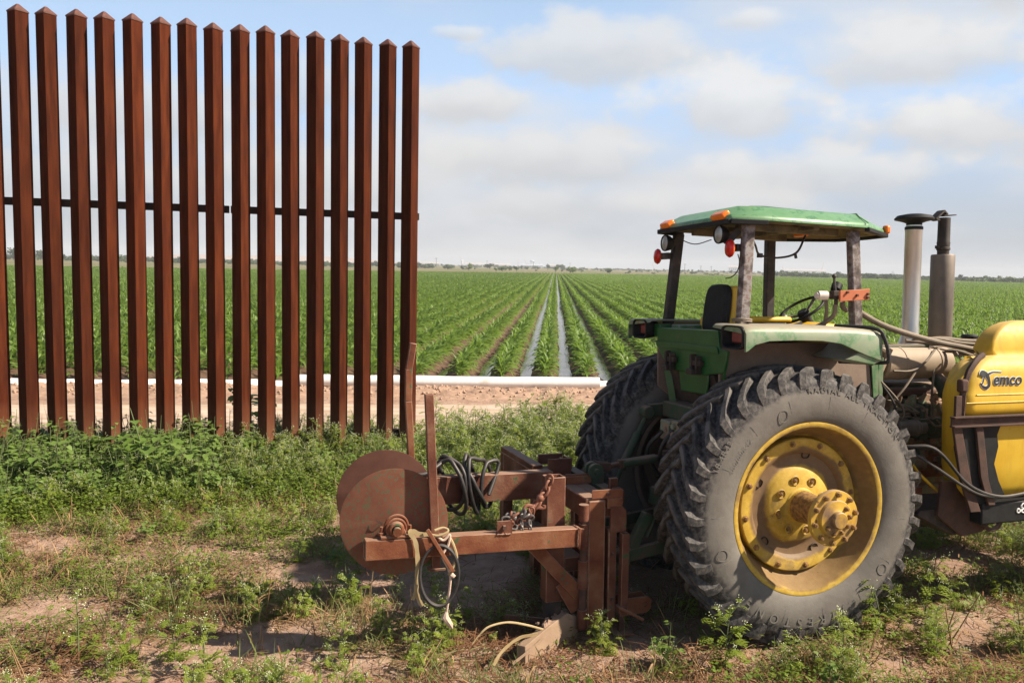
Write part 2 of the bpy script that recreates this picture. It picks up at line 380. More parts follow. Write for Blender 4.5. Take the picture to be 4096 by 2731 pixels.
M_['letw'] = mat('decal_white', [(.3, (.75, .75, .72)), (.7, (.8, .8, .78))], 10, .5)
M_['letb'] = mat('decal_black', [(.3, (.008, .008, .008)), (.7, (.015, .015, .015))], 10, .45)
M_['amber'] = mat('amber_lens', [(.3, (.72, .14, .01)), (.7, (.85, .22, .015))], 20, .25)
M_['red'] = mat('red_lens', [(.3, (.45, .008, .006)), (.7, (.62, .02, .012))], 20, .2)
M_['redd'] = mat('dusty_red_lens', [(.3, (.16, .03, .026)), (.7, (.22, .05, .04))], 20, .4)
M_['lens'] = mat('clear_lens', [(.3, (.26, .27, .265)), (.7, (.40, .41, .40))], 30, .2, .2)
M_['bracket'] = mat('orange_bracket', [(.3, (.40, .10, .035)), (.7, (.48, .16, .07))], 9, .7, 0, .05, 90)
M_['hose'] = mat('dusty_hose', [(.3, (.10, .08, .055)), (.7, (.20, .155, .11))], 12, .75, 0, .05, 120, dust=(.33, .26, .19), dustamt=.7)
M_['hoseb'] = mat('black_hose', [(.3, (.014, .013, .013)), (.7, (.036, .031, .029))], 20, .5, 0, .05, 120, dust=(.14, .11, .09), dustamt=.35)
M_['valve'] = mat('brass_valve', [(.3, (.55, .48, .42)), (.7, (.66, .60, .55))], 20, .45)
M_['strap'] = mat('faded_strap', [(.3, (.30, .215, .095)), (.7, (.40, .31, .17))], 14, .8)
M_['rope'] = mat('dirty_rope', [(.3, (.50, .34, .25)), (.7, (.62, .48, .38))], 60, .9, 0, .3, 200)
M_['shoe'] = mat('soil_caked_shoe', [(.3, (.24, .155, .10)), (.6, (.31, .215, .14)), (.8, (.19, .12, .08))], 6, .9, 0, .25, 60)
M_['edge'] = mat('worn_rust_edge', [(.35, (.17, .07, .04)), (.6, (.30, .17, .11)), (.75, (.14, .055, .03))], 14, .6, .1)
M_['clod'] = mat('dry_clod', [(.3, (.34, .23, .165)), (.7, (.44, .31, .23))], 2, .95, spec=.1)

# ------------------------------------------------------------------ numpy noise
def _h(ix, iy, s):
    n = (ix.astype(np.int64) * 374761393 + iy.astype(np.int64) * 668265263 + s * 982451653) & 0x7fffffff
    n = ((n ^ (n >> 13)) * 1274126177) & 0x7fffffff
    n = (n ^ (n >> 16)) & 0xffff
    return n / 65535.0
def vn(x, y, s=0):
    x = np.asarray(x, float); y = np.asarray(y, float)
    ix = np.floor(x); iy = np.floor(y); fx = x - ix; fy = y - iy
    fx = fx * fx * (3 - 2 * fx); fy = fy * fy * (3 - 2 * fy)
    a = _h(ix, iy, s); b = _h(ix + 1, iy, s); c = _h(ix, iy + 1, s); d = _h(ix + 1, iy + 1, s)
    return (a * (1 - fx) + b * fx) * (1 - fy) + (c * (1 - fx) + d * fx) * fy
def fbm(x, y, s=0, o=4):
    v = 0; a = .5; t = 0
    for i in range(o):
        v = v + a * vn(x * 2 ** i, y * 2 ** i, s + i * 17); t += a; a *= .5
    return v / t
def sst(v, a, b):
    t = np.clip((v - a) / (b - a), 0, 1); return t * t * (3 - 2 * t)

# fence frame: along d, towards the camera n
F0 = np.array([-5.5149, 9.3574]); FTH = R(15.5); FS = .29; FH = 5.14
Fd = np.array([math.cos(FTH), math.sin(FTH)]); Fn = np.array([math.sin(FTH), -math.cos(FTH)])
def fence_uv(x, y):
    px, py = x - F0[0], y - F0[1]
    return px * Fd[0] + py * Fd[1], px * Fn[0] + py * Fn[1]
# lines across the picture (y at a given x)
def road_front(x): return 11.35 + .145 * x + .25 * (vn(x * .6, x * 0 + 3, 5) - .5)
def road_back(x): return 14.2 + .145 * x
def pipe_y(x): return 15.95 + .095 * (x + 1.66)
def field_y(x): return 16.85 + .16 * (x + 1.85)
def gz(x, y):
    x = np.asarray(x, float); y = np.asarray(y, float)
    near = 1 - sst(y, 20, 26)
    z = (fbm(x * .9, y * .9, 3, 3) - .5) * .07 + (fbm(x * 5, y * 5, 9, 3) - .5) * .035
    rd = sst(y, road_front(x) - .3, road_front(x) + .3) * (1 - sst(y, road_back(x) - .3, road_back(x)))
    z = z * (1 - .75 * rd) - .03 * rd
    # wheel ruts in the road
    yr = (y - road_front(x)); z = z - rd * .025 * (np.exp(-((yr - .8) / .2) ** 2) + np.exp(-((yr - 2.1) / .22) ** 2))
    # soil thrown up in front of the white pipe
    b = np.exp(-((y - pipe_y(x) + .75) / .45) ** 2)
    z = z + b * (.05 + .09 * fbm(x * 2.2, y * 2.2, 21, 4))
    z = z * near
    # drops a little under the planted field and beyond
    z = z - .14 * sst(y, field_y(x) - .2, field_y(x) + .5)
    # tractor's right wheel sits a touch high, left one low
    return z

def lines(dense0, dense1, step, far0, far1, grow=1.16):
    v = list(np.arange(dense0, dense1 + 1e-6, step))
    s, p = step, dense1
    while p < far1: s *= grow; p += s; v.append(min(p, far1))
    s, p = step, dense0
    while p > far0: s *= grow; p -= s; v.insert(0, max(p, far0))
    return np.array(v)
def grid_mesh(name, X, Y, Z, m):
    ny, nx = Z.shape; gx, gy = np.meshgrid(X, Y)
    v = np.stack([gx, gy, Z], -1).reshape(-1, 3)
    i = np.arange(ny * nx).reshape(ny, nx)
    f = np.stack([i[:-1, :-1], i[:-1, 1:], i[1:, 1:], i[1:, :-1]], -1).reshape(-1, 4)
    return quads(name, v, f, m)
def quads(name, v, f, m, smooth=True):
    me = bpy.data.meshes.new(name); k = f.shape[1]
    me.vertices.add(len(v)); me.vertices.foreach_set('co', np.asarray(v, np.float32).ravel())
    me.loops.add(f.size); me.loops.foreach_set('vertex_index', f.astype(np.int32).ravel())
    me.polygons.add(len(f)); me.polygons.foreach_set('loop_start', np.arange(0, f.size, k, dtype=np.int32)); me.polygons.foreach_set('loop_total', np.full(len(f), k, np.int32))
    me.update(calc_edges=True); me.validate()
    if smooth: me.polygons.foreach_set('use_smooth', [True] * len(f))
    for q in (m if isinstance(m, list) else [m]): me.materials.append(q)
    o = bpy.data.objects.new(name, me); col.objects.link(o); return o

# ground material: bare clay, litter, grassy far land by place
def ground_mat():
    m = bpy.data.materials.new('ground_clay'); m.use_nodes = True
    t = NT(m.node_tree); bs = t.n['Principled BSDF']
    tc = t.new('ShaderNodeTexCoord'); v = tc.outputs['Object']
    n1 = t.noise(v, .9, 6, .6); n2 = t.noise(v, 7, 6, .65); n3 = t.noise(v, 45, 4, .7)
    c = t.mix(t.smooth(n2, .3, .72), (.265, .168, .120, 1), (.41, .285, .212, 1))
    c = t.mix(t.m('MULTIPLY', t.smooth(n1, .46, .64), .6), c, (.20, .12, .082, 1))      # leaf litter stained patches
    c = t.mix(t.m('MULTIPLY', t.smooth(n3, .55, .75), .55), c, (.44, .33, .25, 1))
    sp = t.new('ShaderNodeSeparateXYZ'); t.l.new(v, sp.inputs[0])
    far = t.smooth(sp.outputs[1], 20, 60)
    n4 = t.noise(v, .03, 6, .6)
    g = t.mix(t.smooth(n4, .40, .62), (.115, .125, .048, 1), (.19, .155, .085, 1))
    c = t.mix(far, c, g)
    t.l.new(c, bs.inputs['Base Color']); bs.inputs['Roughness'].default_value = .95; bs.inputs['Specular IOR Level'].default_value = .15
    b = t.new('ShaderNodeBump'); b.inputs['Strength'].default_value = .7; b.inputs['Distance'].default_value = .02
    t.put(b.inputs['Height'], t.m('ADD', t.noise(v, 28, 6, .7), t.m('MULTIPLY', n3, .5))); t.l.new(b.outputs[0], bs.inputs['Normal'])
    return m
X = lines(-10.5, 6.5, .07, -3600, 3600); Y = lines(2.6, 17.4, .07, -200, 3700)
gx, gy = np.meshgrid(X, Y)
tag(grid_mesh('ground', X, Y, gz(gx, gy), ground_mat()), kind='structure')

# dirt road: its own sheet following the ground
m_road = mat('road_dirt', [(.30, (.33, .235, .17)), (.5, (.43, .33, .25)), (.62, (.50, .40, .32)), (.72, (.38, .285, .21))], 2.6, .95, 0, .5, 30, detail=9, spec=.1, stretch=(.22, 1.6, 1))
Xr = lines(-12, 9, .12, -60, 60, 1.3); T = np.linspace(0, 1, 34)
gx, gt = np.meshgrid(Xr, T); yf = road_front(gx); yb = road_back(gx) + .1; gyr = yf + (yb - yf) * gt
edge = np.minimum(gt, 1 - gt)
zz = gz(gx, gyr) + .006 - .02 * (edge < .01)
o = grid_mesh('dirt_road', Xr, T, zz, m_road)
co = np.stack([gx, gyr, zz], -1).reshape(-1, 3); o.data.vertices.foreach_set('co', co.astype(np.float32).ravel()); o.data.update(); tag(o, kind='structure')

# soil bank in front of the pipe + clods
m_berm = mat('bank_soil', [(.3, (.26, .165, .115)), (.6, (.37, .25, .18)), (.8, (.46, .33, .25))], 9, .95, 0, .6, 40, detail=8, spec=.1)
Xb = lines(-12, 9, .05, -60, 60, 1.3); T = np.linspace(0, 1, 40); gx, gt = np.meshgrid(Xb, T)
gyb = pipe_y(gx) - 1.55 + 1.95 * gt + .12 * (vn(gx * 3, gx * 0, 44) - .5)
zz = gz(gx, gyb) + .008 + (fbm(gx * 7, gyb * 7, 31, 3) - .42) * .10 * np.sin(np.pi * gt) - .05 * (np.minimum(gt, 1 - gt) < .01)
o = grid_mesh('soil_bank', Xb, T, zz, m_berm)
co = np.stack([gx, gyb, zz], -1).reshape(-1, 3); o.data.vertices.foreach_set('co', co.astype(np.float32).ravel()); o.data.update(); tag(o, kind='structure')

# planted field: ridges and furrows
RA = R(2.9); Rd = np.array([math.sin(RA), math.cos(RA)]); Ru = np.array([math.cos(RA), -math.sin(RA)]); RS = .90; RO = -.17
def row_pt(u, s): return Ru[0] * u + Rd[0] * s, Ru[1] * u + Rd[1] * s
def s_start(u):   # along-row start so that y = field_y(x)
    # solve y = 16.85+.16(x+1.85)
    return (16.85 + .16 * (Ru[0] * u + 1.85) - Ru[1] * u) / (Rd[1] - .16 * Rd[0])
def s_end(u):
    pts = [(-160, 105), (-88, 139), (-46, 178), (-4, 232), (12, 258), (60, 300), (104, 362), (165, 350), (205, 318), (300, 290)]
    xs = np.array([p[0] * Ru[0] + p[1] * Ru[1] for p in pts]); ss = np.array([p[0] * Rd[0] + p[1] * Rd[1] for p in pts])
    return np.interp(u, xs, ss)
m_soil = mat('field_soil', [(.3, (.060, .036, .024)), (.55, (.105, .064, .042)), (.75, (.16, .10, .068))], 4, .9, 0, .6, 26, detail=8, spec=.2)
K = np.arange(-150, 250)
prof = [(-.45, .0), (-.36, .015), (-.24, .07), (-.12, .125), (.0, .135), (.12, .125), (.24, .07), (.36, .015)]
U = np.concatenate([[RO + k * RS + a for a, b in prof] for k in K]); Zp = np.tile([b for a, b in prof], len(K))
ts = np.concatenate([np.linspace(0, .2, 70) ** 1.0 * .5, np.linspace(.11, 1, 22)])
S0 = s_start(U) - .35; S1 = s_end(U)
uu, tt = np.meshgrid(U, ts); ss = S0[None] + (S1 - S0)[None] * tt
xx, yy = row_pt(uu, ss)
zz = Zp[None] * sst(ss - S0[None], 0, .8) - .06 + (fbm(xx * 4, yy * 4, 51, 3) - .5) * .07 * (tt < .12)
o = grid_mesh('field_soil', U, ts, zz, m_soil)
o.data.vertices.foreach_set('co', np.stack([xx, yy, zz], -1).reshape(-1, 3).astype(np.float32).ravel()); o.data.update(); tag(o, kind='structure')

# irrigation water standing in the furrows
mw = bpy.data.materials.new('furrow_water'); mw.use_nodes = True; t = NT(mw.node_tree); bs = t.n['Principled BSDF']
bs.inputs['Base Color'].default_value = (.10, .085, .07, 1); bs.inputs['Roughness'].default_value = .08; bs.inputs['IOR'].default_value = 1.33; bs.inputs['Specular IOR Level'].default_value = .9
tc = t.new('ShaderNodeTexCoord'); b = t.new('ShaderNodeBump'); b.inputs['Strength'].default_value = .05; b.inputs['Distance'].default_value = .02
mp = t.new('ShaderNodeMapping'); mp.inputs['Scale'].default_value = (1, 4, 1); t.l.new(tc.outputs['Object'], mp.inputs[0])
t.put(b.inputs['Height'], t.noise(mp.outputs[0], 2.2, 4, .6)); t.l.new(b.outputs[0], bs.inputs['Normal'])
for j, (k, L, w) in enumerate([(-3, 2.2, .11), (-2, 5.5, .15), (-1, 240, .185), (0, 240, .165), (1, 240, .185)]):
    uc = RO + (k + .5) * RS
    s = s_start(uc) + .05 + np.concatenate([np.linspace(0, min(L, 30), 60), np.linspace(31, L, 60) if L > 30 else []])
    n = len(s); wob = (vn(s * 1.1, s * 0 + j, 61) - .5) * .12; ww = w * (.72 + .5 * vn(s * .9, s * 0 + j * 3, 67)) * np.minimum(1, (s - s[0]) / .4 + .3)
    if L < 30: ww = ww * np.clip((s[-1] - s) / (L * .4), .02, 1)
    v = []
    for sgn in (-1, 1):
        px, py = row_pt(uc + wob + sgn * ww, s); v.append(np.stack([px, py, np.full(n, -.018)], -1))
    i = np.arange(n - 1); f = np.stack([i, i + n, i + n + 1, i + 1], -1)
    tag(quads('furrow_water', np.concatenate(v), f, mw), kind='structure')

# bare track along the far end of the field on the left
m_trk = mat('far_track', [(.3, (.28, .185, .13)), (.7, (.38, .27, .20))], .5, .95)
tp = np.array([(-170, 103), (-91, 147), (-47, 186), (-4, 240), (14, 266)], float)
tp2 = tp + np.array([-2.2, 7.5]); v = np.concatenate([np.c_[tp, np.full(5, -.05)], np.c_[tp2, np.full(5, -.05)]]); i = np.arange(4)
tag(quads('field_track', v, np.stack([i, i + 1, i + 6, i + 5], -1), m_trk), kind='structure')

# low spoil hills on the left horizon
m_hill = mat('hill_earth', [(.3, (.30, .20, .15)), (.6, (.40, .30, .23)), (.8, (.16, .16, .09))], .006, .95, coord='Object')
A = np.linspace(-27, -6.5, 90); prof_h = np.interp(A, [-27, -24, -22.3, -20.6, -19.1, -17.4, -14.7, -11.6, -9.5, -8, -6.5], [0, 5.5, 10.5, 12.3, 10.8, 13, 14.6, 14, 9, 5, 0])
D = np.array([1900, 1990, 2060, 2140, 2300.]); W_ = np.array([0, .72, 1, .95, 0])
aa, dd = np.meshgrid(np.radians(A), D); hh = prof_h[None] * W_[:, None] * (.92 + .16 * vn(aa * 260, dd * .02, 71)) - .6
o = grid_mesh('hill', A, D, hh, m_hill)
o.data.vertices.foreach_set('co', np.stack([np.sin(aa) * dd, np.cos(aa) * dd, hh], -1).reshape(-1, 3).astype(np.float32).ravel()); o.data.update(); tag(o, kind='structure')

# ------------------------------------------------------------------ border fence
cap_m = MB(); w = .152
cap_m.prism([(-w/2-.006, -w/2-.006), (w/2+.006, -w/2-.006), (w/2+.006, w/2+.006), (-w/2-.006, w/2+.006)], 'z', -.012, .004)
k = w / 2 + .006
cap_m.add([(-k, -k, .004), (k, -k, .004), (k, k, .004), (-k, k, .004), (-.012, -.012, .082), (.012, -.012, .082), (.012, .012, .082), (-.012, .012, .082)],
          [(0, 1, 5, 4), (1, 2, 6, 5), (2, 3, 7, 6), (3, 0, 4, 7), (4, 5, 6, 7)])
cap_me = cap_m.mesh('post_cap', M_['fencecap'], 30)
post_me = MB().rtube((0, 0, -.3), (0, 0, FH - .085), w, w, .009, (0, 1, 0)).mesh('post', M_['fence'], 30)
fence = tag(empty('border_fence', loc=(F0[0], F0[1], 0)), 'tall rusty steel fence of square posts with pointed caps', 'fence')
fence.rotation_euler = (0, 0, FTH)
for i in range(-3, 16):
    p = bpy.data.objects.new('post', post_me); col.objects.link(p); p.parent = fence
    p.location = (i * FS, rnd.uniform(-.006, .006), rnd.uniform(-.012, .012)); p.rotation_euler = (rnd.uniform(-.002, .002), rnd.uniform(-.002, .002), R(45 + 1.2) + rnd.uniform(-.015, .015))
    b = p.modifiers.new('bevel', 'BEVEL'); b.width = .012; b.segments = 3; b.limit_method = 'ANGLE'
    c = bpy.data.objects.new('cap', cap_me); col.objects.link(c); c.parent = p; c.location = (0, 0, FH - .083); c.rotation_euler = (rnd.uniform(-.02, .02), rnd.uniform(-.02, .02), rnd.uniform(-.03, .03))
    b = c.modifiers.new('bevel', 'BEVEL'); b.width = .006; b.segments = 2; b.limit_method = 'ANGLE'
for z, h in ((2.995, .085), (.19, .11)):
    for (a, b_) in ((-1.1, -.02), (-.0, 8 * FS - .14), (8 * FS - .12, 15 * FS + .135)):
        MB().rtube((a, .155, z), (b_, .155, z), .09, h, .008).build('rail', M_['raild'], fence)

# ------------------------------------------------------------------ irrigation pipe
pipe = tag(empty('irrigation_pipe', loc=(-1.5, float(pipe_y(-1.5)), 0)), 'long white plastic irrigation pipe lying along the field edge', 'pipe')
off = (-1.5, float(pipe_y(-1.5)), 0)
def ztop(x): return float(gz(x, pipe_y(x))) if False else 0.0
pts = []; rs = []
for x in np.linspace(-4.25, 1.75, 40):
    pts.append((x, pipe_y(x) + .03 * (vn(x * .8, 0 * x, 5) - .5), .115 + .012 * (vn(x * 1.7, 0 * x, 8) - .5))); rs.append(.118 + .006 * (vn(x * 3, 0 * x, 4) - .5))
rs[0] = .112
MB().tube(pts, rs, 18).build('pipe_section', M_['white'], pipe, off=off)
pts = [(x, pipe_y(x) + .05 + .05 * (vn(x, 0 * x, 15) - .5), .07) for x in np.linspace(1.76, 7.5, 24)]
MB().tube(pts, .085, 14).build('pipe_section', M_['white'], pipe, off=off)
# collapsed flat end of the film tube
xs = np.linspace(-26, -4.3, 110); v = []
for x in xs:
    yc = pipe_y(x) - .04 * (x + 4.3) * 0 - .35 * sst(-x, 5.5, 9) + .1 * (vn(x * 1.3, 0 * x, 3) - .5); zc = .1 + .05 * (vn(x * 1.1, 0 * x, 6) - .5)
    hw = .15 * (.6 + .8 * vn(x * 1.6, 0 * x, 12)); 
    for a, dz in ((-1, -.06), (-.6, .0), (0, .018 + .03 * vn(x * 5, 0 * x, 13)), (.6, .0), (1, -.05)): v.append((x, yc + a * hw, zc + dz))
n = 5; i = np.arange(len(xs) - 1)
f = np.concatenate([np.stack([i * n + k, (i + 1) * n + k, (i + 1) * n + k + 1, i * n + k + 1], -1) for k in range(4)])
o = quads('flat_film', np.array(v) - np.array(off), f, M_['white']); o.parent = pipe

# ------------------------------------------------------------------ far things
def polar(az, d): a = R(az); return math.sin(a) * d, math.cos(a) * d
m_pole = mat('pole_wood', [(.3, (.09, .07, .055)), (.7, (.15, .12, .10))], 3, .9)
for i, (az, d, h, lb) in enumerate([(-5.34, 620, 7.2, 'tall wooden utility pole nearest the end of the rusty fence'), (-1.85, 900, 7.6, 'utility pole behind the round dark tree left of the rows'),
        (1.35, 720, 6.6, 'utility pole just right of the distant water tower'), (3.87, 900, 7.2, 'utility pole above the widest green bush by the row ends'),
        (11.64, 700, 7.6, 'utility pole beside the red lamp at the left of the canopy'), (12.7, 760, 6.6, 'utility pole left of the seat, standing by low scrub'), (13.38, 760, 6.4, 'utility pole in the canopy opening nearest the yellow seat')]):
    x, y = polar(az, d)
    p = tag(empty('utility_pole', loc=(x, y, -.2)), lb, 'utility pole', 'utility poles beyond the field')
    MB().tube([(0, 0, 0), (0, 0, h)], [.2, .13], 8).build('pole', m_pole, p)
    MB().bar((-1.1, 0, h - .55), (1.1, 0, h - .55), .14, .16).build('crossarm', m_pole, p)
    for s in (-1, 1): MB().lathe([(.001, .0), (.07, .02), (.05, .2), (.001, .24)], (s * .9, 0, h - .46), seg=6).build('insulator', M_['lens'], p)

m_bld = mat('far_wall_pale', [(.3, (.62, .62, .60)), (.7, (.70, .70, .68))], .05, .8)
m_bldb = mat('far_wall_blue', [(.3, (.14, .19, .30)), (.7, (.18, .23, .34))], .05, .8)
m_win = mat('far_window', [(.3, (.03, .035, .04)), (.7, (.05, .055, .06))], .1, .3)
m_roofb = mat('far_roof_tan', [(.3, (.45, .36, .28)), (.7, (.52, .43, .35))], .05, .8)
m_crane = mat('crane_red', [(.3, (.35, .10, .07)), (.7, (.42, .14, .10))], .1, .7)
m_steelp = mat('pale_steel', [(.3, (.42, .48, .56)), (.7, (.5, .55, .62))], .1, .5)
def hall(az, d, w, dep, h, mw_, lb, name='warehouse', n=6):
    x, y = polar(az, d); b = tag(empty(name, loc=(x, y, 0)), lb, 'building', 'industrial buildings on the horizon'); b.rotation_euler = (0, 0, -R(az))
    MB().box(-w / 2, w / 2, -dep / 2, dep / 2, -.4, h).build('wall', mw_, b)
    MB().prism([(-dep / 2 - .6, h + .02), (dep / 2 + .6, h + .02), (0, h + dep * .12)], 'x', -w / 2 - .6, w / 2 + .6).build('roof', m_roofb if mw_ is not m_bldb else m_steelp, b)
    for k in range(n): 
        xx_ = -w / 2 + w * (k + .5) / n
        MB().box(xx_ - w / n * .22, xx_ + w / n * .22, -dep / 2 - .12, -dep / 2 + .1, h * .35, h * .75).build('window', m_win, b)
    return b
hall(1.24, 2500, 66, 30, 5.0, m_bldb, 'long low blue hall beneath the water tower', n=8)
hall(-.95, 2450, 60, 30, 4.2, m_bld, 'white low hall just right of the round dark tree')
hall(-2.35, 2600, 90, 30, 4.6, m_bld, 'pale shed with tan roof among the cranes left of the water tower')
hall(-5.9, 2500, 70, 26, 4.4, m_bld, 'white shed nearest the rusty fence on the horizon')
hall(2.9, 2600, 50, 26, 5.5, m_bld, 'tan roofed shed behind the row ends')
hall(14.9, 2600, 36, 30, 14.0, m_steelp, 'tall grey block seen left of the near canopy post')
hall(19.3, 2600, 120, 30, 8.0, m_bld, 'long pale plant hall seen through the canopy')
def tower(az, d, lb):
    x, y = polar(az, d); b = tag(empty('water_tower', loc=(x, y, 0)), lb, 'water tower')
    for k in range(6):
        a = k * math.pi / 3; MB().cyl((5.5 * math.cos(a), 5.5 * math.sin(a), 0), (4.6 * math.cos(a), 4.6 * math.sin(a), 15), .45, 6).build('leg', m_steelp, b)
    MB().cyl((0, 0, 0), (0, 0, 15), .9, 8).build('riser', m_steelp, b)
    MB().lathe([(.01, 13.2), (4, 14), (6.6, 16), (7, 18), (6.2, 20.2), (3.4, 21.6), (.01, 22)], seg=18).build('tank', m_steelp, b)
tower(1.24, 2500, 'pale blue water tower on legs standing behind the blue hall')
x, y = polar(-3.57, 2500); b = tag(empty('silo_tower', loc=(x, y, 0)), 'white round silo tower beside a red crane on the horizon', 'tower')
MB().lathe([(3.2, 0), (3.2, 11), (4.2, 11.2), (4.2, 14.5), (2.2, 16), (.01, 16.6)], seg=14).build('shaft', m_bld, b)
def crane(az, d, h, lean, lb):
    x, y = polar(az, d); b = tag(empty('crane', loc=(x, y, 0)), lb, 'crane', 'cranes on the horizon')
    MB().box(-2.5, 2.5, -2, 2, -.3, 3.5).build('cab', m_crane, b)
    jb = MB(); tx = lean * h
    for s in (-.5, .5):
        for r_ in (-.5, .5): jb.bar((s, r_, 3), (tx + s * .4, r_ * .4, h), .28, .28)
    for q in range(7):
        t0, t1 = q / 7, (q + 1) / 7
        jb.bar((tx * t0 - .5, -.45, 3 + (h - 3) * t0), (tx * t1 + .4, -.4, 3 + (h - 3) * t1), .2, .2)
    jb.build('jib', m_crane, b)
crane(-3.55, 2450, 29, -.30, 'slim red crane jib leaning left over the white silo tower')
crane(.28, 2450, 22, .02, 'upright thin crane mast left of the blue hall')
crane(.9, 2450, 22, -.35, 'thin crane jib leaning left beside the water tower')
crane(9.6, 2500, 20, -.35, 'thin crane jib leaning left of the tractor canopy')
crane(20.3, 2600, 32, .22, 'crane jib leaning right inside the canopy opening')
crane(18.0, 2600, 20, -.2, 'short crane in the canopy opening left of the far post')
x, y = polar(24.5, 2900); sh = tag(empty('ship', loc=(x, y, 0)), 'grey ship hull with a block superstructure far behind the scrub', 'ship'); sh.rotation_euler = (0, 0, -R(24.5))
MB().prism([(-46, 4.4), (-38, -.5), (40, -.5), (44, 4.0), (20, 4.0), (-30, 4.0)], 'y', -8, 8).build('hull', m_steelp, sh)
MB().box(-4, 8, -5, 5, 4.05, 9).box(-1, 5, -3, 3, 9, 13).build('superstructure', m_steelp, sh)
MB().cyl((2, 0, 13), (2, 0, 18), .5, 6).build('mast', m_steelp, sh)

# trees and bushes beyond the field: trunk, limbs, leaf clumps
L_tree = [leafmat('scrub_leaf_dark', (.030, .050, .018), (.055, .080, .028), .2, .6), leafmat('scrub_leaf_mid', (.05, .085, .022), (.085, .125, .035), .2, .6), leafmat('scrub_leaf_bright', (.08, .13, .02), (.12, .18, .035), .25, .6)]
m_bark = mat('bark', [(.3, (.05, .038, .028)), (.7, (.09, .07, .055))], 4, .9)
def crown_bm(w, h, z0, n, r_, leaf=.22):
    mb = MB()
    lobes = [(r_.uniform(-.36, .36) * w, r_.uniform(-.3, .3) * w, z0 + h * r_.uniform(.3, .78), r_.uniform(.18, .30)) for _ in range(max(4, int(w * 1.4)))]
    for _ in range(n):
        lx, ly, lz, lr = r_.choice(lobes)
        v = Vector((r_.gauss(0, 1), r_.gauss(0, 1), r_.gauss(0, 1))).normalized() * (r_.random() ** .4)
        c = Vector((lx, ly, lz)) + Vector((v.x * lr * w, v.y * lr * w, v.z * lr * h * 1.3))
        if c.z < z0 * .5: c.z = z0 * .5 + r_.random() * .2
        a = Vector((r_.gauss(0, 1), r_.gauss(0, 1), r_.gauss(0, 1))).normalized(); b_ = a.orthogonal().normalized(); s = leaf * r_.uniform(.6, 1.5)
        mb.add([c - a * s, c + b_ * s * .6, c + a * s, c - b_ * s * .6], [(0, 1, 2, 3)])
    return mb
def tree(az, d, w, h, z0, kind, lb, n=420):
    x, y = polar(az, d); r_ = random.Random(int(az * 100) + 5)
    tr = tag(empty('tree' if z0 > .6 else 'bush', loc=(x, y, -.15)), lb, 'tree' if z0 > .6 else 'bush', 'trees and bushes beyond the field')
    tk = MB(); tk.tube([(0, 0, -.1), (.1, 0, z0 * .7), (-.05, 0, z0 + h * .35)], [.05 * h, .035 * h, .012 * h], 7)
    for k in range(5):
        a = r_.uniform(0, 6.28); tk.tube([(.06, 0, z0 * .6), (math.cos(a) * w * .18, math.sin(a) * w * .18, z0 + h * .3), (math.cos(a) * w * .32, math.sin(a) * w * .32, z0 + h * .55)], [.025 * h, .018 * h, .006 * h], 5)
    tk.build('trunk', m_bark, tr)
    crown_bm(w, h, z0, n, r_, .055 * w + .06).build('crown', L_tree[kind], tr, smooth=None)
TREES = [(-6.52, 468, 3.2, 2.6, .7, 0, 'dark rounded tree touching the right edge of the last fence post'), (-5.9, 456, 8, 2.2, .2, 0, 'wide dark scrub bush right of the fence end'),
    (-4.5, 433, 7.5, 2.3, .2, 1, 'broad mid green bush below the white silo tower'), (-3.6, 464, 2.3, 1.6, .3, 0, 'small dark bush left of the bright yellow-green tree'),
    (-3.1, 362, 3.4, 2.4, .6, 2, 'bright yellow-green round tree standing alone in the field margin'), (-1.65, 502, 6.0, 2.6, .9, 0, 'dark flat-topped tree with a clear trunk, below the white hall'),
    (-1.23, 373, 1.9, 1.4, .1, 2, 'low bright bush at the left of the middle thicket'), (-.8, 355, 3.8, 1.9, .2, 1, 'loose grey-green bush in the middle thicket'),
    (-.32, 407, 2.7, 2.2, .4, 1, 'upright green bush in the middle thicket'), (.18, 393, 2.8, 2.2, .6, 1, 'green tree at the right of the middle thicket'), (.56, 693, 2.2, 2.3, .9, 0, 'tiny far dark tree left of the water tower'),
    (.95, 548, 3.2, 1.9, .2, 1, 'small green bush under the blue hall'), (1.64, 624, 2.2, 2.1, .5, 1, 'small round tree at the right end of the blue hall'), (2.34, 580, 3.8, 3.0, 1.0, 0, 'dark tree with a bare trunk left of the row ends'),
    (2.87, 395, 2.8, 2.5, .6, 2, 'bright green tree exactly at the end of the watered rows'), (3.26, 638, 7.5, 3.2, .8, 0, 'dark spreading tree behind the row ends'),
    (3.9, 369, 4.8, 2.7, .2, 2, 'wide bright green bush right of the row ends'), (6.6, 380, 2.8, 2.0, .3, 1, 'lone mid green bush between the row ends and the tractor'), (7.9, 420, 1.8, 1.4, .2, 1, 'small bush right of the lone mid green bush'),
    (10.9, 420, 3.2, 1.5, .2, 1, 'low bush just left of the tractor canopy'), (12.3, 500, 4.5, 1.5, .2, 1, 'low wide bush right of the left canopy post'), (14.2, 640, 2.4, 2.4, 1.0, 0, 'small dark tree in the open pasture seen through the canopy'),
    (-31.1, 420, 6, 4.6, .9, 0, 'tall dark tree at the far left behind the fence'), (-29.7, 430, 5, 3.8, .9, 0, 'dark tree behind the third fence gap from the left'), (-25.6, 420, 7, 3.0, .3, 1, 'wide green bush behind the fence below the left end of the hills')]
for T_ in TREES: tree(*T_)

